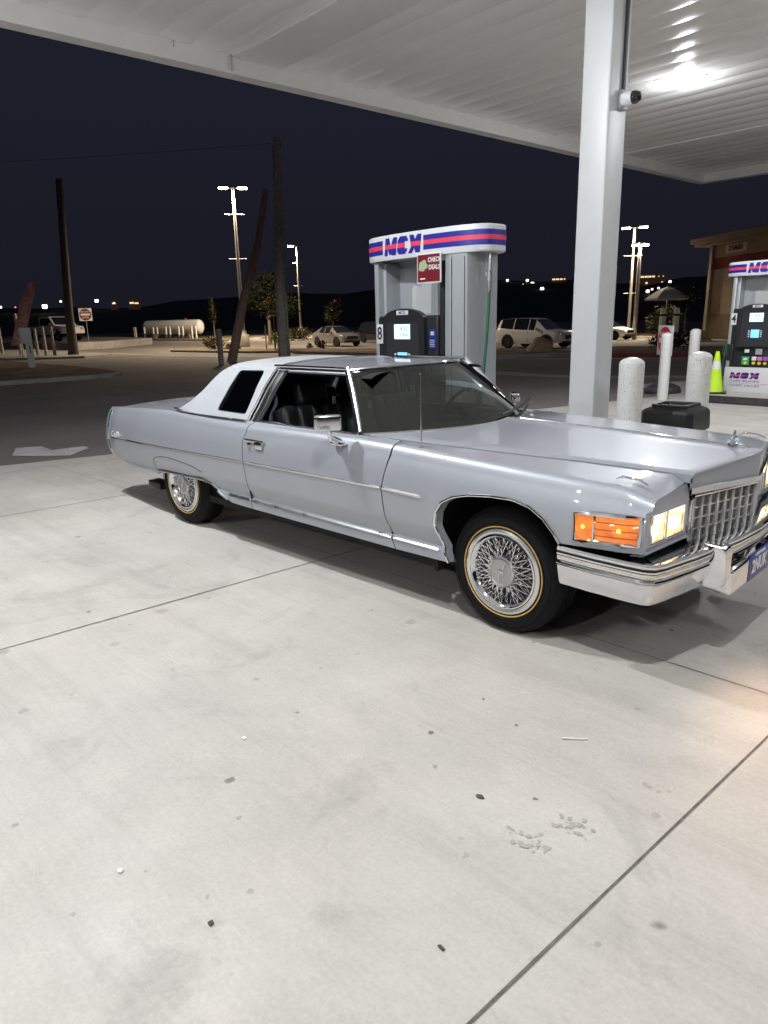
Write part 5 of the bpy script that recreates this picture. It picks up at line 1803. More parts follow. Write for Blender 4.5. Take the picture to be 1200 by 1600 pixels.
# ---------------- street lamps
def street_lamp(loc, h, heads, lab, arms=(), ped=0.0, r=.10, power=1.0, rz=0.0, yaw=None):
    t = thing('street_lamp', lab, 'street lamp', loc, rz, 'lit street lamps round the car park')
    if ped:
        mb = MB(); mb.lathe([(0, ped), (.36, ped), (.38, ped - .03), (.38, 0)], (0, 0, 0), 'Z', 24); mb.build('pedestal', M_KERB, t)
        mb = MB(); mb.lathe([(.0, .30), (r * 1.2, .30), (r * 1.6, .12), (.26, .04), (.28, 0)], (0, 0, ped), 'Z', 20); mb.build('base_cover', M_GALV, t)
    mb = MB(); mb.tube([(0, 0, 0), (0, 0, h * .5), (0, 0, h)], [r, r * .85, r * .62], 12); mb.build('pole', M_GALV, t)
    for az, L in arms:
        mb = MB(); mb.tube([(-L / 2, 0, az), (L / 2, 0, az)], .028, 6); mb.build('banner_arm', M_GALV, t)
    for sx, hw in heads:
        mb = MB()
        mb.tube([(0, 0, h - .05), (sx * .35, 0, h + .02)], .04, 6)
        mb.box((sx * .62, 0, h + .06), (.66, .34, .12), bevel=.04)
        hd = mb.build('lamp_head', M_GALV, t)
        mb = MB(); mb.box((sx * .62, 0, h - .03), (.60, .32, .10), bevel=.03); mb.build('lamp_lens', M_LAMPGLOW, hd)
        L = bpy.data.lights.new('street_light', 'SPOT'); L.energy = STREET_W * power * hw; L.color = (1, .80, .56)
        L.shadow_soft_size = .2; L.spot_size = R(165); L.spot_blend = .6
        lo = bpy.data.objects.new('street_light', L); lo.location = (sx * .62, 0, h - .10); link(lo, hd)
    return t
RZC = -.78      # across the line of sight
def cr(x, y): return math.atan2(y + 3.84, x - 2.07) - PI / 2
street_lamp(G(-40.64, 25.65), 10.4, ((-1, 1.0), (1, .8)), 'tall twin-headed street lamp left of the leaning brace pole', ((8.75, 1.3), (5.95, 1.2)), .95, .14, 1.0, cr(-40.6, 25.6))
street_lamp(G(-59.86, 46.39), 9.4, ((-1, 1.0),), 'single-headed street lamp behind the parked silver hatchback', ((7.7, 1.0), (5.4, 1.0)), .9, .12, 2.4, cr(-59.9, 46.4))
street_lamp(G(-24.1, 49.7), 8.1, ((-1, 1.0), (1, .7)), 'taller twin-headed street lamp right of the white column', ((6.1, 1.3), (3.4, 1.1)), 0, .12, .36, cr(-24, 49.7))
street_lamp(G(-23.2, 48.9), 6.75, ((-.45, .5), (.45, .5)), 'shorter thick street lamp with two small heads in front of the taller one', (), 0, .17, .32, cr(-23.3, 49.5))
# sign plate on a post by the lamps
t = thing('parking_sign', 'narrow pale parking sign on a thin post by the sedan behind the column', 'sign', G(-24.6, 47.3), cr(-24.5, 48))
mb = MB(); mb.tube([(0, 0, 0), (0, 0, 3.2)], .035, 8); mb.build('post', M_GALV, t)
mb = MB(); mb.box((0, -.05, 2.75), (.22, .02, .70), bevel=.004); mb.build('sign_panel', M_SIGNWHITE, t)

# ---------------- trees, shrubs and rocks
tree('young_tree', 'young staked tree with sparse lamp-lit yellow-green crown behind the utility pole', 'tree', G(-35.0, 24.07, .12), (2.4, .06, .03), [((-.7, -.2, 2.65), (.60, .5, .28)), ((.1, 0, 2.9), (.7, .55, .32)), ((.9, .2, 2.6), (.55, .5, .30)), ((.4, -.3, 3.1), (.4, .3, .18))], 1100, .06, M_LEAFA, seed=4)
for dx in (-.55, .55):
    o = MB(); o.tube([(0, 0, 0), (0, 0, 1.5)], .035, 6); o = o.build('tree_stake', M_WOODPOLE); o.location = G(-35.0 + dx * .7, 24.07 + dx * .7, .1)
    tag(o, 'thin stake beside the young tree trunk, %s of the pair' % ('left' if dx < 0 else 'right'), 'stake', 'stakes of the young tree')
tree('dark_tree', 'broad dark tree behind the twin-headed street lamp', 'tree', G(-47.5, 33.0), (2.6, .18, .10), [((0, 0, 3.9), (2.6, 2.2, 1.7)), ((-1.9, .5, 3.2), (1.6, 1.4, 1.2)), ((1.9, .2, 3.0), (1.7, 1.4, 1.3)), ((.4, 0, 5.2), (1.5, 1.3, .9))], 2600, .15, M_LEAFD, seed=8)
tree('dark_tree', 'slim young tree near the single-headed lamp, lower than the others', 'tree', G(-52.5, 44.5), (1.6, .06, .04), [((0, 0, 2.7), (1.1, 1.0, 1.1)), ((.5, .2, 3.5), (.7, .6, .7)), ((-.6, 0, 2.1), (.7, .6, .6))], 800, .13, M_LEAFO, seed=9)
tree('leaning_sapling', 'leaning sapling with wispy crown at the right end of the propane tank', 'tree', G(-64.0, 38.2, .1), None, [((-1.4, .8, 3.6), (.45, .4, .6)), ((-1.1, .6, 2.7), (.6, .5, .6)), ((-.7, .4, 2.0), (.55, .5, .5)), ((-1.7, .9, 4.1), (.25, .25, .35))], 520, .12, M_LEAFO, seed=11)
o = MB(); o.tube([(0, 0, 0), (-.5, .3, 1.2), (-1.2, .7, 3.0)], [.06, .045, .02], 6); o.build('trunk', M_BARK, bpy.data.objects['leaning_sapling'])
def shrub(label, loc, r, n, leaf, mat, seed):
    return tree('shrub', label, 'shrub', loc, None, [((0, 0, r[2] * .55), (r[0], r[1], r[2] * .6)), ((-r[0] * .5, .1, r[2] * .4), (r[0] * .6, r[1] * .7, r[2] * .42)), ((r[0] * .5, 0, r[2] * .45), (r[0] * .6, r[1] * .7, r[2] * .45)), ((.1 * r[0], 0, r[2] * .85), (r[0] * .5, r[1] * .5, r[2] * .25))], n, leaf, mat, 'shrubs in the planting beds', seed)
shrub('pale dry shrub at the left tip of the kerbed bed under the twin lamp', G(-39.6, 22.5, .1), (.95, .8, .75), 500, .10, leafmat('dry_leaves', (.10, .085, .05), (.20, .17, .11)), 21)
shrub('round green shrub behind the lamp pedestal', G(-46.5, 33.4), (1.3, 1.0, 1.1), 500, .13, M_LEAFA, 22)
shrub('small dark shrub by the utility pole foot', G(-31.6, 25.0, .1), (.35, .35, .5), 220, .06, M_LEAFD, 23)
shrub('very small dark shrub left of another at the utility pole foot', G(-32.6, 24.9, .1), (.25, .25, .35), 160, .05, M_LEAFD, 24)
shrub('tan dry shrub at the foot of the single-headed lamp', G(-54.0, 41.2), (1.9, 1.5, 1.2), 600, .14, leafmat('tan_leaves', (.14, .11, .06), (.24, .19, .11)), 25)
shrub('big olive shrub between the street lamps and the umbrella', G(-21.2, 49.6, .1), (1.5, 1.4, 2.3), 1700, .10, M_LEAFO, 26)
shrub('low dark spreading shrub beside the round red sign', G(-12.4, 30.4, .14), (1.35, .9, .75), 700, .09, M_LEAFD, 27)
shrub('sparse bare shrub behind the white SUV', G(-30.5, 43.0), (1.0, .9, 1.6), 260, .10, M_LEAFO, 28)
shrub('dark shrub behind the sedan at the column', G(-33, 60), (2.2, 1.6, 2.2), 500, .16, M_LEAFD, 29)
def rock(label, loc, s, seed):
    rnd = random.Random(seed)
    t = bmesh.new()
    bmesh.ops.create_icosphere(t, subdivisions=3, radius=1)
    ph_ = [rnd.uniform(0, 6) for _ in range(6)]
    for v in t.verts:
        p = v.co
        k = 1 + .16 * math.sin(3.1 * p.x + ph_[0]) * math.sin(2.7 * p.y + ph_[1]) + .10 * math.sin(5.3 * p.z + ph_[2] + 2 * p.x) + .06 * math.sin(9 * p.x + ph_[3]) * math.sin(8 * p.y + ph_[4])
        v.co = Vector((p.x * s[0], p.y * s[1], max(-.2, p.z) * s[2])) * k
    mb = MB(); mb.merge(t)
    o = mb.build('boulder', M_ROCK, angle=50); o.location = loc
    return tag(o, label, 'boulder')
rock('rounded tan boulder on the strip in front of the white SUV wheel', G(-16.9, 26.0, .12), (.66, .55, .62), 3)
rock('tan boulder right of the big olive shrub', G(-16.2, 43.2, .15), (.75, .6, .62), 5)
rock('low grey-tan boulder in the bed under the twin lamp', G(-38.0, 22.9, .12), (.8, .5, .45), 6)

# ---------------- parked vehicles
def wheelset(t, xs_, track, r, w, mt, zc=None):
    for x in xs_:
        for s in (-1, 1):
            wo_ = bpy.data.objects.new('wheel', None); wo_.empty_display_size = .1
            wo_.location = (x, s * track, zc or r); link(wo_, t)
            mb = MB(); d = -s
            mb.lathe([(r * .62, d * .02), (r * .70, 0), (r * .94, d * .01), (r, d * .05), (r, d * (w - .04)), (r * .6, d * w)], (0, 0, 0), 'Y', 28)
            mb.build('tyre', M_RUBBER, wo_)
            mb = MB()
            mb.lathe([(r * .63, d * .02), (r * .60, d * .03), (r * .56, d * .07), (0, d * .07)], (0, 0, 0), 'Y', 24)
            rim = mb.build('rim', mt[0], wo_)
            mb = MB()
            for k in range(5):
                a = 2 * PI * k / 5 + .3
                ca, sa = math.cos(a), math.sin(a)
                p = [(.06, -.05), (r * .60, -.035), (r * .60, .035), (.06, .05)]
                mb.prism([(q * ca - b * sa, q * sa + b * ca) for q, b in p], lambda a_, b_, d_: (a_, d_, b_), d * .022, d * .045)
            mb.lathe([(0, d * .02), (.07, d * .022), (.075, d * .05)], (0, 0, 0), 'Y', 12)
            mb.build('spokes', mt[1], rim)

def parked_car(name, label, cat, loc, rz, st, paint, whl, wr, cab, mir, lights, group='cars parked beyond the forecourt', cladding=None, plate=False):
    """st: (x, halfwidth, z_bottom, z_belt, z_roof, roof halfwidth, glass)"""
    t = thing(name, label, cat, loc, rz, group)
    mb = MB()
    rows = []
    for x, w, z0, zb, zr, wr_, g in st:
        zm_ = lerp(z0, zb, .55)
        rows.append([(x, s_ * y, z) for s_, y, z in ((-1, 0, zr), (-1, wr_ * .75, zr - .004), (-1, wr_, zr - .03), (-1, w * .94, zb), (-1, w * .985, zb - .06), (-1, w, zm_), (-1, w * .985, z0 + .14), (-1, w * .93, z0), (-1, 0, z0))])
    full = [r + [(p[0], -p[1], p[2]) for p in r[-2::-1]] for r in rows]
    vr = [[mb.v(p) for p in r] for r in full]
    for i in range(len(vr) - 1):
        for j in range(len(vr[0]) - 1):
            gl = 0
            side = j in (2, len(vr[0]) - 4)
            roofp = j in (0, 1, len(vr[0]) - 2, len(vr[0]) - 3)
            if side and st[i][6] in ('s',): gl = 1
            if roofp and st[i][6] == 'w': gl = 1
            if side and st[i][6] == 'w': gl = 0
            mb.mi = gl
            mb.f((vr[i][j], vr[i][j + 1], vr[i + 1][j + 1], vr[i + 1][j]))
    mb.mi = 0
    mb.f(vr[0][::-1]); mb.f(vr[-1])
    body = mb.build('body', [paint, MATS['car_glass']], t, angle=38)
    wheelset(t, whl, st[len(st) // 2][1] + .018, wr, .22, (M_PBLACK, M_BRUSH))
    for x in whl:
        for s in (-1, 1):
            mb = MB()
            wv = st[len(st) // 2][1] + .004
            pts = [(x + (wr + .075) * math.cos(a), (wr) + (wr + .075) * math.sin(a)) for a in [R(-35) + R(250) * k / 22 for k in range(23)]]
            mb.prism(pts, lambda a, b, d: (a, s * d, b), wv - .05, wv)
            mb.build('wheel_arch', M_DARK if not cladding else cladding, t)
    for s in (-1, 1):
        mb = MB(); mb.box((mir[0], s * (mir[1] + .09), mir[2]), (.12, .20, .15), bevel=.05, seg=3)
        mb.build('door_mirror', paint, t)
        fx, fy, fz, fw, fh = lights
        mb = MB(); mb.box((fx, s * fy, fz), (.30, fw, fh), bevel=.03, rz=s * -.45); mb.build('headlight', MATS['clear_lamp'], t)
        mb = MB()
        for xd in cab:
            y = [w for (x, w, *_r) in st if x <= xd][-1]
            mb.box((xd, s * (y * .985 - .006), .66), (.012, .03, .62))
        mb.build('door_seam', M_DARK, body)
        mb = MB()
        for xd in cab[:-1]:
            y = [w for (x, w, *_r) in st if x <= xd][-1]
            mb.box((xd + .16, s * (y * .985 + .01), .88), (.16, .02, .03), bevel=.008)
        mb.build('door_handle', paint, body)
    xf = st[-1][0]
    mb = MB(); mb.box((xf - .02, 0, .62), (.08, .9, .22), bevel=.03); mb.box((xf - .03, 0, .36), (.10, 1.3, .14), bevel=.03); mb.build('front_grille', M_PBLACK, t)
    if plate:
        mb = MB(); mb.box((xf + .035, 0, .46), (.02, .31, .15)); mb.build('number_plate', M_SIGNWHITE, t)
    return t
pmat('car_glass', (.012, .014, .016), rough=.05, coat=1)
pmat('clear_lamp', (.55, .55, .52), rough=.12, metal=.4)
M_WPAINT = pmat('pearl_white_paint', (.80, .78, .75), rough=.28, coat=1)
M_SPAINT = pmat('grey_silver_paint', (.30, .29, .28), rough=.3, metal=.5, coat=1)
M_BPAINT = pmat('black_paint', (.012, .012, .014), rough=.22, coat=1)
suv = [(-2.32, .72, .52, .78, .82, .60, ''), (-2.29, .85, .36, .98, 1.03, .72, ''), (-2.20, .89, .32, 1.08, 1.36, .68, ''), (-2.06, .91, .30, 1.14, 1.60, .63, ''), (-1.92, .915, .28, 1.15, 1.655, .62, 's'), (-1.45, .92, .26, 1.10, 1.69, .63, 's'), (-1.00, .92, .26, 1.07, 1.70, .63, ''), (-.94, .92, .26, 1.065, 1.70, .63, 's'), (.06, .92, .26, 1.03, 1.69, .63, ''), (.11, .92, .26, 1.03, 1.685, .63, 's'), (.42, .92, .26, 1.02, 1.64, .62, 's'), (.52, .92, .26, 1.015, 1.61, .62, 'w'), (1.28, .915, .27, 1.0, 1.06, .76, ''), (1.85, .90, .30, .95, 1.01, .74, ''), (2.16, .86, .32, .88, .94, .68, ''), (2.29, .76, .36, .76, .80, .57, ''), (2.34, .62, .42, .66, .68, .45, '')]
sdx, sdy = -20.78 + .2, 31.21 + .2
parked_car('white_suv', 'white sport utility vehicle parked between pump 8 and the white column', 'SUV', G(-21.4, 32.6), R(-4), suv, M_WPAINT, (-1.35, 1.38), .365, (-.98, .09, 1.15), (.72, .86, 1.08), (2.06, .66, .80, .34, .15), cladding=M_PBLACK, plate=True)
sed = [(-2.15, .68, .50, .80, .84, .58, ''), (-2.10, .80, .32, .92, .97, .66, ''), (-1.85, .85, .28, .97, 1.10, .60, 'w'), (-1.20, .875, .25, .98, 1.36, .56, ''), (-1.10, .875, .25, .97, 1.38, .56, 's'), (-.40, .88, .24, .95, 1.44, .57, ''), (-.32, .88, .24, .95, 1.44, .57, 's'), (.35, .88, .24, .93, 1.40, .56, 'w'), (1.20, .87, .25, .90, .97, .70, ''), (1.75, .85, .27, .82, .87, .66, ''), (2.02, .78, .30, .72, .76, .58, ''), (2.14, .62, .36, .60, .63, .46, '')]
parked_car('silver_hatchback', 'dark silver hatchback parked beyond the coupe roof', 'car', G(-37.6, 31.6), R(-10), sed, M_SPAINT, (-1.30, 1.32), .325, (-.36, .55, 1.0), (.72, .80, .98), (1.86, .62, .70, .30, .14))
parked_car('black_suv', 'black sport utility vehicle in shadow right of the silver hatchback', 'SUV', G(-40.6, 39.2), R(-14), suv, M_BPAINT, (-1.35, 1.38), .365, (-.98, .09, 1.15), (.72, .86, 1.08), (2.06, .66, .80, .34, .15))
parked_car('beige_sedan', 'pale sedan half hidden behind the white column', 'car', G(-25.2, 48.2), R(-6), sed, M_WPAINT, (-1.30, 1.32), .325, (-.36, .55, 1.0), (.72, .80, .98), (1.86, .62, .70, .30, .14))
# pickup on the raised lot
tk = thing('white_pickup', 'white pickup truck parked far left behind the palm trunk', 'pickup truck', (-60.2, 20.5, .56), R(6), 'cars parked beyond the forecourt')
mb = MB()
def sidep(pts, y0, y1): mb.prism(pts, lambda a, b, d: (a, d, b), y0, y1)
sidep([(-2.9, .62), (-2.9, 1.16), (-.75, 1.18), (-.75, .55), (-1.25, .50), (-1.38, .86), (-1.6, 1.0), (-1.95, 1.0), (-2.2, .86), (-2.35, .55)], -.97, .97)
mb.build('cargo_bed', M_WPAINT, tk)
mb = MB()
sidep([(-.74, .50), (-.74, 1.22), (-.60, 1.90), (-.45, 1.96), (.85, 1.96), (1.10, 1.90), (1.75, 1.24), (2.75, 1.14), (2.92, 1.0), (2.94, .58), (2.55, .55), (2.45, .86), (2.2, 1.0), (1.85, 1.0), (1.6, .86), (1.48, .5)], -.95, .95)
mb.build('cab', M_WPAINT, tk)
for s in (-1, 1):
    mb = MB(); sidep([(-.52, 1.26), (-.44, 1.80), (.80, 1.80), (.98, 1.76), (1.42, 1.26)], s * .945, s * .958); mb.build('side_window', MATS['car_glass'], tk)
    mb = MB(); mb.box((.42, s * .955, .95), (.015, .015, .82)); mb.box((-.70, s * .955, .95), (.015, .015, .80)); mb.build('door_seam', M_DARK, tk)
    mb = MB(); mb.box((-2.90, s * .86, .98), (.06, .18, .32), bevel=.02); mb.build('tail_lamp', MATS['red_lens'], tk)
    mb = MB(); mb.box((1.30, s * 1.06, 1.30), (.14, .22, .20), bevel=.04); mb.build('door_mirror', M_PBLACK, tk)
    mb = MB(); mb.box((2.90, s * .74, .95), (.08, .30, .18), bevel=.02); mb.build('headlight', MATS['clear_lamp'], tk)
mb = MB()
g0 = [(1.12, -.80, 1.86), (1.12, .80, 1.86), (1.70, .86, 1.27), (1.70, -.86, 1.27)]
mb.poly([(x + .03, y, z + .02) for x, y, z in g0]); mb.build('windscreen', MATS['car_glass'], tk)
mb = MB(); mb.box((0, 0, .45), (5.2, 1.5, .2)); mb.box((-2.98, 0, .62), (.12, 1.8, .16), bevel=.03); mb.build('chassis', M_DARK, tk)
wheelset(tk, (-1.78, 2.03), .95, .41, .26, (M_PBLACK, M_BRUSH))

# ---------------- propane tank and its bollards
tp_ = thing('propane_tank', 'long white propane tank lying behind a row of white bollards', 'gas tank', (-76.5, 40.6, .05), R(32))
mb = MB()
L_, r_t = 3.3, .85
prof = [(0, -L_ - .55)] + [(r_t * math.cos(a), -L_ + .55 * -math.sin(a)) for a in [PI / 2 * (1 - k / 8) for k in range(1, 9)]] + [(r_t * math.cos(a), L_ + .55 * math.sin(a)) for a in [PI / 2 * k / 8 for k in range(0, 8)]] + [(0, L_ + .55)]
mb.lathe(prof, (0, 0, 1.25), 'X', 28); mb.build('tank_shell', M_WPAINT, tp_)
mb = MB()
for x in (-2.2, 2.2): mb.box((x, 0, .30), (.35, 1.3, .60), bevel=.02)
mb.build('saddle', M_KERB, tp_)
mb = MB(); mb.lathe([(0, .22), (.22, .20), (.25, 0)], (1.6, 0, 2.06), 'Z', 16); mb.build('valve_dome', M_SIGNRED, tp_)
for k in range(11):
    f_ = k / 10
    x = lerp(-76.2, -69.6, f_); y = lerp(35.2, 39.4, f_)
    b_ = MB(); b_.lathe([(.11, 0), (.11, 1.25), (.09, 1.33), (.04, 1.37), (0, 1.375)], (0, 0, 0), 'Z', 12)
    o = b_.build('tank_bollard', M_BOLL); o.location = (x - (1.2 if k in (0, 1) else 0), y + (.9 if k in (0,) else .3 * (k % 2)), .05)
    tag(o, 'white bollard in the row guarding the long white propane tank', 'bollard', 'bollards guarding the propane tank')

# ---------------- left-hand things
no_entry('no_entry_sign', (-54.9, 20.9, .55), cr(-54.9, 20.9) , .95, 2.0, 'small square no-entry sign on a thin pale post right of the palm trunk', False)
fl = thing('feather_flag', 'faded red feather flag advertising acai bowls', 'flag', G(-39.3, 10.4, .12), cr(-39.3, 10.4))
mb = MB(); mb.tube([(.02, .03, 0), (.10, .03, 1.2), (.75, .03, 3.2), (1.0, .03, 3.75)], [.03, .025, .015, .01], 6); mb.build('flag_pole', M_GALV, fl)
SH = lambda L: [(x + (z - .6) * .20, y, z) for x, y, z in L]
mb = MB()
lft = spline(SH([(-.46, 0, .62), (-.40, 0, 1.2), (-.28, 0, 2.1), (-.16, 0, 2.9), (-.02, 0, 3.45), (.26, 0, 3.86)]), 6)
rgt = spline(SH([(-.06, 0, .68), (.16, 0, 1.1), (.30, 0, 1.9), (.42, 0, 2.8), (.50, 0, 3.4), (.52, 0, 3.86)]), 6)
mb.grid([[a.lerp(b, k / 6) + Vector((0, .03 * math.sin(i * .6 + k), 0)) for k in range(7)] for i, (a, b) in enumerate(zip(lft, rgt))])
fs = mb.build('flag_cloth', pmat('faded_red_cloth', (.72, .33, .30), rough=.85, noise=.12, nscale=3), fl)
text('flag_text', 'ACAI BOWLS', .40, (.30, -.06, 2.0), (PI / 2, R(-71), 0), pmat('flag_lettering', (.75, .62, .58), rough=.8), fs, .004, bold=.006)
pd = thing('service_pedestal', 'slim white service pedestal with cabinet top in the left planting bed', 'pedestal', G(-28.38, 6.95, .12), cr(-28.4, 6.9))
mb = MB(); mb.box((0, 0, .55), (.26, .20, 1.10), bevel=.02); mb.build('post', M_BOLL, pd)
mb = MB(); mb.box((-.08, 0, 1.24), (.42, .30, .62), bevel=.03); mb.build('cabinet', M_BOLL, pd)
mb = MB(); mb.box((.02, -.105, .72), (.04, .012, .32)); mb.build('slot', M_DARK, pd)
wp = [(-45.9, 12.7), (-44.4, 12.1), (-43.4, 12.2), (-42.4, 12.36), (-41.8, 12.6), (-41.2, 12.85), (-47.3, 12.0), (-48.2, 12.0)]
hs_ = [2.3, 2.4, 1.6, 1.5, 1.6, 1.6, 2.4, 2.4]
for k, ((x, y), h) in enumerate(zip(wp, hs_)):
    o = MB(); o.tube([(0, 0, 0), (-.04, 0, h)], [.10, .085], 8); o = o.build('wooden_post', M_WOODPOLE); o.location = G(x, y, .12)
    tag(o, 'short round wooden post in the row left of the palm trunk' if h < 2 else 'tall round wooden post standing under the dark food kiosk', 'post', 'round wooden posts near the kiosk')
ki = thing('food_kiosk', 'dark food kiosk with pale trim at the left edge', 'kiosk', G(-50.0, 10.2, .12), cr(-50, 10))
mb = MB(); mb.box((0, 0, 3.0), (3.0, 2.0, 2.4), bevel=.03); mb.build('cabin', pmat('kiosk_dark', (.035, .032, .035), rough=.7), ki)
mb = MB()
mb.box((1.52, -1.0, 3.1), (.12, .12, 2.6)); mb.box((0, -1.02, 1.82), (3.1, .10, .10)); mb.box((0, -1.02, 4.25), (3.2, .14, .12))
mb.build('pale_trim', M_BOLL, ki)
mb = MB(); mb.box((1.05, -1.02, 3.2), (.55, .04, .9)); wf = mb.build('window_frame', M_BOLL, ki)
mb = MB(); mb.box((1.05, -1.05, 3.2), (.40, .02, .74)); mb.build('pane', MATS['car_glass'], wf)
mb = MB(); mb.box((2.1, -.7, 2.65), (.9, .10, 1.7), bevel=.02); mb.build('side_board', M_STUCCO, ki)
mb = MB()
for x in (-1.3, 0, 1.3): mb.box((x, 0, .9), (.14, 1.6, 1.8))
mb.build('stand', M_WOODPOLE, ki)
mb = MB(); mb.box((1.4, -1.08, 4.38), (.35, .06, .10), bevel=.02); mb.build('roof_lamp', pmat('kiosk_lamp', (1, .9, .9), emit=(1, .85, .85), estr=6), ki)

# ---------------- building on the right
bd = thing('shop_building', 'tan stucco shop with dark red stripe, number 210605 and one lit window', 'building', G(-17.0, 45.9, 0), math.atan2(-.62, .785))
BW, BD, BH = 26.0, 12.0, 6.0
mb = MB()
mb.box((BW / 2, BD / 2, 2.0), (BW, BD, 5.0)); mb.box((BW / 2, BD / 2, 5.65), (BW, BD, 1.0))
wl = mb.build('wall', M_STUCCO, bd, flat=True)
mb = MB(); mb.box((BW / 2, BD / 2, 4.85), (BW + .03, BD + .03, .64)); mb.build('red_stripe', M_STUCCOR, wl)
mb = MB(); mb.box((BW / 2, BD / 2, .85), (BW + .04, BD + .04, 1.75)); mb.build('dado', pmat('dark_stucco', (.26, .19, .13), rough=.9, noise=.1, nscale=6), wl)
mb = MB()
ov = .9
ring_o = [(-ov, -ov, 6.15), (BW + ov, -ov, 6.15), (BW + ov, BD + ov, 6.15), (-ov, BD + ov, 6.15)]
mb.box((BW / 2, BD / 2, 6.30), (BW + 2 * ov, BD + 2 * ov, .30)); mb.box((BW / 2, BD / 2, 6.06), (BW + 1.4, BD + 1.4, .20))
ev = mb.build('eave', M_EAVE, bd, flat=True)
mb = MB()
b0 = [(-ov - .05, -ov - .05, 6.46), (BW + ov, -ov - .05, 6.46), (BW + ov, BD + ov, 6.46), (-ov - .05, BD + ov, 6.46)]
tt = [(5, BD / 2, 7.5), (BW - 5, BD / 2, 7.5)]
V_ = [mb.v(p) for p in b0]; T_ = [mb.v(p) for p in tt]
mb.f((V_[0], V_[1], T_[1], T_[0])); mb.f((V_[1], V_[2], T_[1])); mb.f((V_[2], V_[3], T_[0], T_[1])); mb.f((V_[3], V_[0], T_[0])); mb.f(V_[::-1])
mb.build('roof', M_ROOFRED, bd, flat=True)
mb = MB(); mb.box((.55, -.12, 3.0), (.22, .20, 6.1)); mb.build('corner_pilaster', M_EAVE, bd)
mb = MB(); mb.box((2.9, -.03, 5.62), (2.1, .06, .48)); ns = mb.build('number_board', pmat('pale_board', (.75, .68, .58), rough=.8), bd)
text('building_number', '210605', .44, (2.9, -.075, 5.62), (PI / 2, 0, 0), pmat('dark_numerals', (.05, .04, .04), rough=.7), ns, .01, bold=.008, sx=1.12)
mb = MB(); mb.box((3.85, -.03, 2.65), (1.5, .08, 2.05)); wf = mb.build('window', M_SIGNWHITE, bd)
mb = MB(); mb.box((3.45, -.08, 2.65), (.55, .03, 1.85)); mb.box((4.2, -.08, 2.45), (.75, .03, 1.45)); mb.build('lit_pane', M_LITWIN, wf)
mb = MB(); mb.box((3.98, -.10, 2.5), (.05, .05, 1.5)); mb.box((4.2, -.10, 3.25), (.8, .05, .06)); mb.build('frame', M_SIGNWHITE, wf)

# umbrella with posts beside the building
um = thing('patio_umbrella', 'pale grey patio umbrella opened beside the tan building', 'umbrella', G(-18.6, 43.6, .16), 0)
mb = MB()
rows = []
for k in range(9):
    a = 2 * PI * k / 8
    rows.append([(1.45 * q * math.cos(a), 1.45 * q * math.sin(a), 3.35 - .75 * q ** 1.35) for q in (0.02, .25, .5, .75, 1)] + [(1.47 * math.cos(a), 1.47 * math.sin(a), 2.50)])
mb.grid(rows); mb.build('canopy', pmat('umbrella_cloth', (.50, .48, .46), rough=.85), um, angle=15)
mb = MB(); mb.tube([(0, 0, 0), (0, 0, 3.42)], .035, 8); mb.build('pole', M_SIGNWHITE, um)
mb = MB(); mb.lathe([(0, .12), (.3, .10), (.32, 0)], (0, 0, 0), 'Z', 18); mb.build('base', M_PBLACK, um)
for k, (x, y, lab) in enumerate([(-18.3, 42.5, 'pale post with a dark strap under the umbrella, the left one of two'), (-17.6, 42.9, 'pale post with a dark strap under the umbrella, the right one of two')]):
    t = thing('umbrella_post', lab, 'post', G(x, y, .16), 0, 'pale posts under the umbrella')
    mb = MB(); mb.lathe([(.19, 0), (.19, 1.9), (.16, 1.98), (0, 2.0)], (0, 0, 0), 'Z', 14); mb.build('shaft', M_BOLL, t)
    mb = MB(); mb.lathe([(.197, 1.50), (.20, 1.56), (.197, 1.62)], (0, 0, 0), 'Z', 14); mb.build('strap', M_DARK, t)
tree('potted_tree', 'thin dark small tree hanging over the umbrella by the building corner', 'tree', G(-17.3, 43.6, .16), (2.2, .05, .03), [((.1, 0, 2.5), (.45, .4, .7)), ((.5, .2, 3.2), (.4, .3, .35)), ((.9, .3, 2.7), (.28, .25, .35))], 380, .08, M_LEAFD, seed=31)

# ---------------- far lights and hillside building
M_FARW = pmat('far_lamp_white', (1, 1, 1), emit=(1, .93, .80), estr=4.0)
M_FARR = pmat('far_lamp_red', (1, .1, .1), emit=(1, .22, .30), estr=1.6)
_C = Vector((2.0686, -3.8448, 1.6604))
def far_lamp(az, el, d, s, mat, lab, grp='tiny far lights on the dark hillside'):
    a = R(az)
    p = _C + Vector((math.sin(a), math.cos(a), math.tan(R(el)))) * d
    t = thing('distant_lamp', lab, 'distant light', (p.x, p.y, p.z), -a, grp)
    mb = MB(); mb.box((0, 0, 0), (s, s * .6, s * .8), bevel=s * .2); mb.build('lamp_head', mat, t)
    mb = MB(); mb.tube([(0, 0, -s * .4), (0, 0, min(-2.0, hill_z(az, d) - p.z - .3))], .08, 5); mb.build('pole', M_DARK, t)
W_ = 'tiny white lamp glowing on the dark hillside'

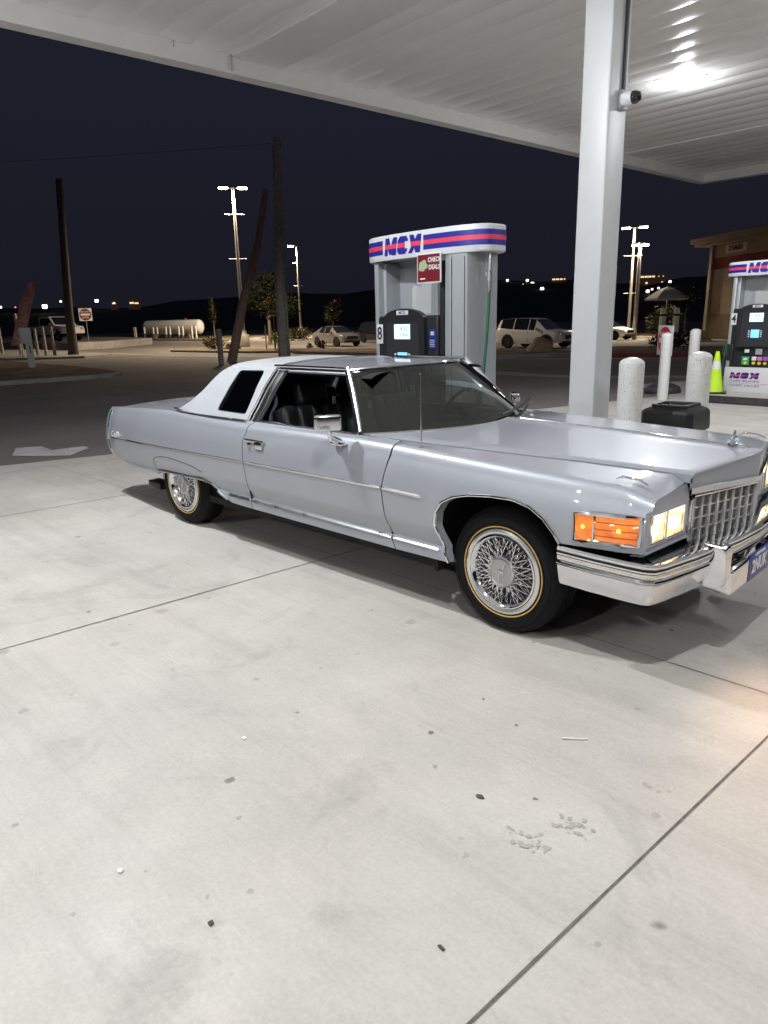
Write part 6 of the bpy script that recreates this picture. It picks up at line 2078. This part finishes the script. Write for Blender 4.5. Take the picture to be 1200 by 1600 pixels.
for az, el, d, s in [(-35.0, 2.59, 400, 1.2), (-33.52, 2.54, 400, 1.3), (-33.14, 2.30, 400, 1.7), (-33.84, 2.23, 380, .8), (-34.37, 2.20, 380, 1.3), (-35.04, 2.17, 380, .8)]:
    far_lamp(az, el, d, s, M_FARW, 'white lamp in the scattered far lights just right of pump 8', 'far lights between pump 8 and the column')
far_lamp(-32.41, 1.90, 330, 1.5, M_FARW, 'bright low white lamp in the dark just left of the white column')
for az, el, d, s in [(-24.88, 1.47, 300, 1.2), (-24.59, 1.6, 300, .7), (-24.16, 1.67, 300, .7), (-23.51, 1.6, 300, .7), (-23.42, 2.08, 330, 1.0)]:
    far_lamp(az, el, d, s, M_FARW, 'white lamp in the dark between the street lamps and the umbrella', 'far lights left of the umbrella')
for az, el, d, s in [(-69.11, 1.42, 330, 1.9), (-68.03, 1.75, 380, .9), (-65.65, 1.76, 380, 1.6), (-64.49, 1.61, 380, .5), (-71.88, 1.42, 330, .9)]:
    far_lamp(az, el, d, s, M_FARW, 'tiny white lamp on the dark hillside at the left, behind pickup and feather flag', 'far lights at the left')
far_lamp(-70.97, 1.40, 330, .6, M_FARR, 'tiny red far light beside the feather flag')
far_lamp(-53.01, 2.66, 420, 1.6, M_FARR, 'tiny red far light left of the utility pole')
M_FARB = pmat('far_wall', (.10, .06, .045), rough=.9, emit=(.35, .16, .09), estr=.05)
M_FARWIN = pmat('far_window', (.6, .5, .3), emit=(1, .82, .56), estr=.9)
def far_building(az, el, d, w, h, lab, wins, seed):
    a = R(az); rnd = random.Random(seed)
    z1 = _C.z + math.tan(R(el)) * d
    p = _C + Vector((math.sin(a), math.cos(a), 0)) * d
    t = thing('hillside_building', lab, 'building', (p.x, p.y, z1 - h), -a, 'lit buildings on the far hill')
    mb = MB(); mb.box((0, 4, h / 2 - 3), (w, 8, h + 6)); mb.box((0, 4, h + .2), (w + .6, 8.6, .4)); mb.build('wall', M_FARB, t, flat=True)
    for x, z, ww, hh in wins:
        mb = MB(); mb.box((x * w / 2, -.04, z * h), (ww, .1, hh)); mb.build('lit_window', M_FARWIN, t)
far_building(-31.2, 2.72, 400, 7.5, 5, 'far hillside building with a row of lit windows left of the white column', [(-.7, .75, 1.6, .7), (-.2, .75, 1.6, .7), (.3, .75, 1.4, .7), (.75, .75, .9, .5), (-.5, .3, .8, .5), (.2, .3, .8, .4)], 1)
far_building(-29.4, 3.0, 410, 9, 7, 'taller far hillside block cut off by the white column', [(-.8, .88, 1.0, .5), (-.3, .88, 1.0, .5), (.2, .88, 1.0, .5), (.7, .88, 1.0, .5), (-.6, .5, .8, .4), (.1, .5, .8, .4), (.6, .5, .8, .4)], 2)
far_building(-24.7, 2.62, 400, 14, 5, 'long far hillside building with lit top floor right of the street lamps', [(-.85, .80, 1.5, .8), (-.6, .80, 1.5, .8), (-.35, .80, 1.5, .8), (-.1, .80, 1.5, .8), (.15, .80, 1.2, .8), (.5, .80, .5, .4), (.8, .80, .5, .4), (-.3, .2, 1.0, .9), (.75, .2, .7, .9)], 3)
far_building(-65.0 + 1.9, 1.78, 380, 5.5, 3, 'small far building with a lit front behind the propane tank', [(-.4, .55, 2.0, .8), (.4, .50, 1.8, .7)], 4)
far_building(-64.5, 1.78, 390, 3.0, 3, 'tiny dim lit far building left of another one', [(0, .5, 1.6, .6)], 5)
t = thing('billboard', 'leaning pale lit board half hidden behind the white column', 'billboard', G(-35, 66), R(25))
mb = MB(); mb.tube([(0, 0, -1), (0, 0, 6)], .2, 8); mb.build('post', M_GALV, t)
mb = MB(); mb.box((0, -.3, 5.2), (2.4, .15, 3.0), bevel=.02); mb.build('panel', pmat('board_panel', (.5, .4, .34), rough=.7, emit=(.6, .42, .34), estr=.15), t)
# overhead wire from the utility pole
mb = MB()
def wire(p, q, sag, r=.006):
    p, q = Vector(p), Vector(q)
    mb.tube([p.lerp(q, k / 24) - Vector((0, 0, sag * 4 * (k / 24) * (1 - k / 24))) for k in range(25)], r, 4)
wire((-21.17, 14.33, 8.1), (-75, -32, 10.5), 1.2)
tag(mb.build('overhead_wire', M_DARK), 'thin overhead wire running left from the utility pole', 'cable')
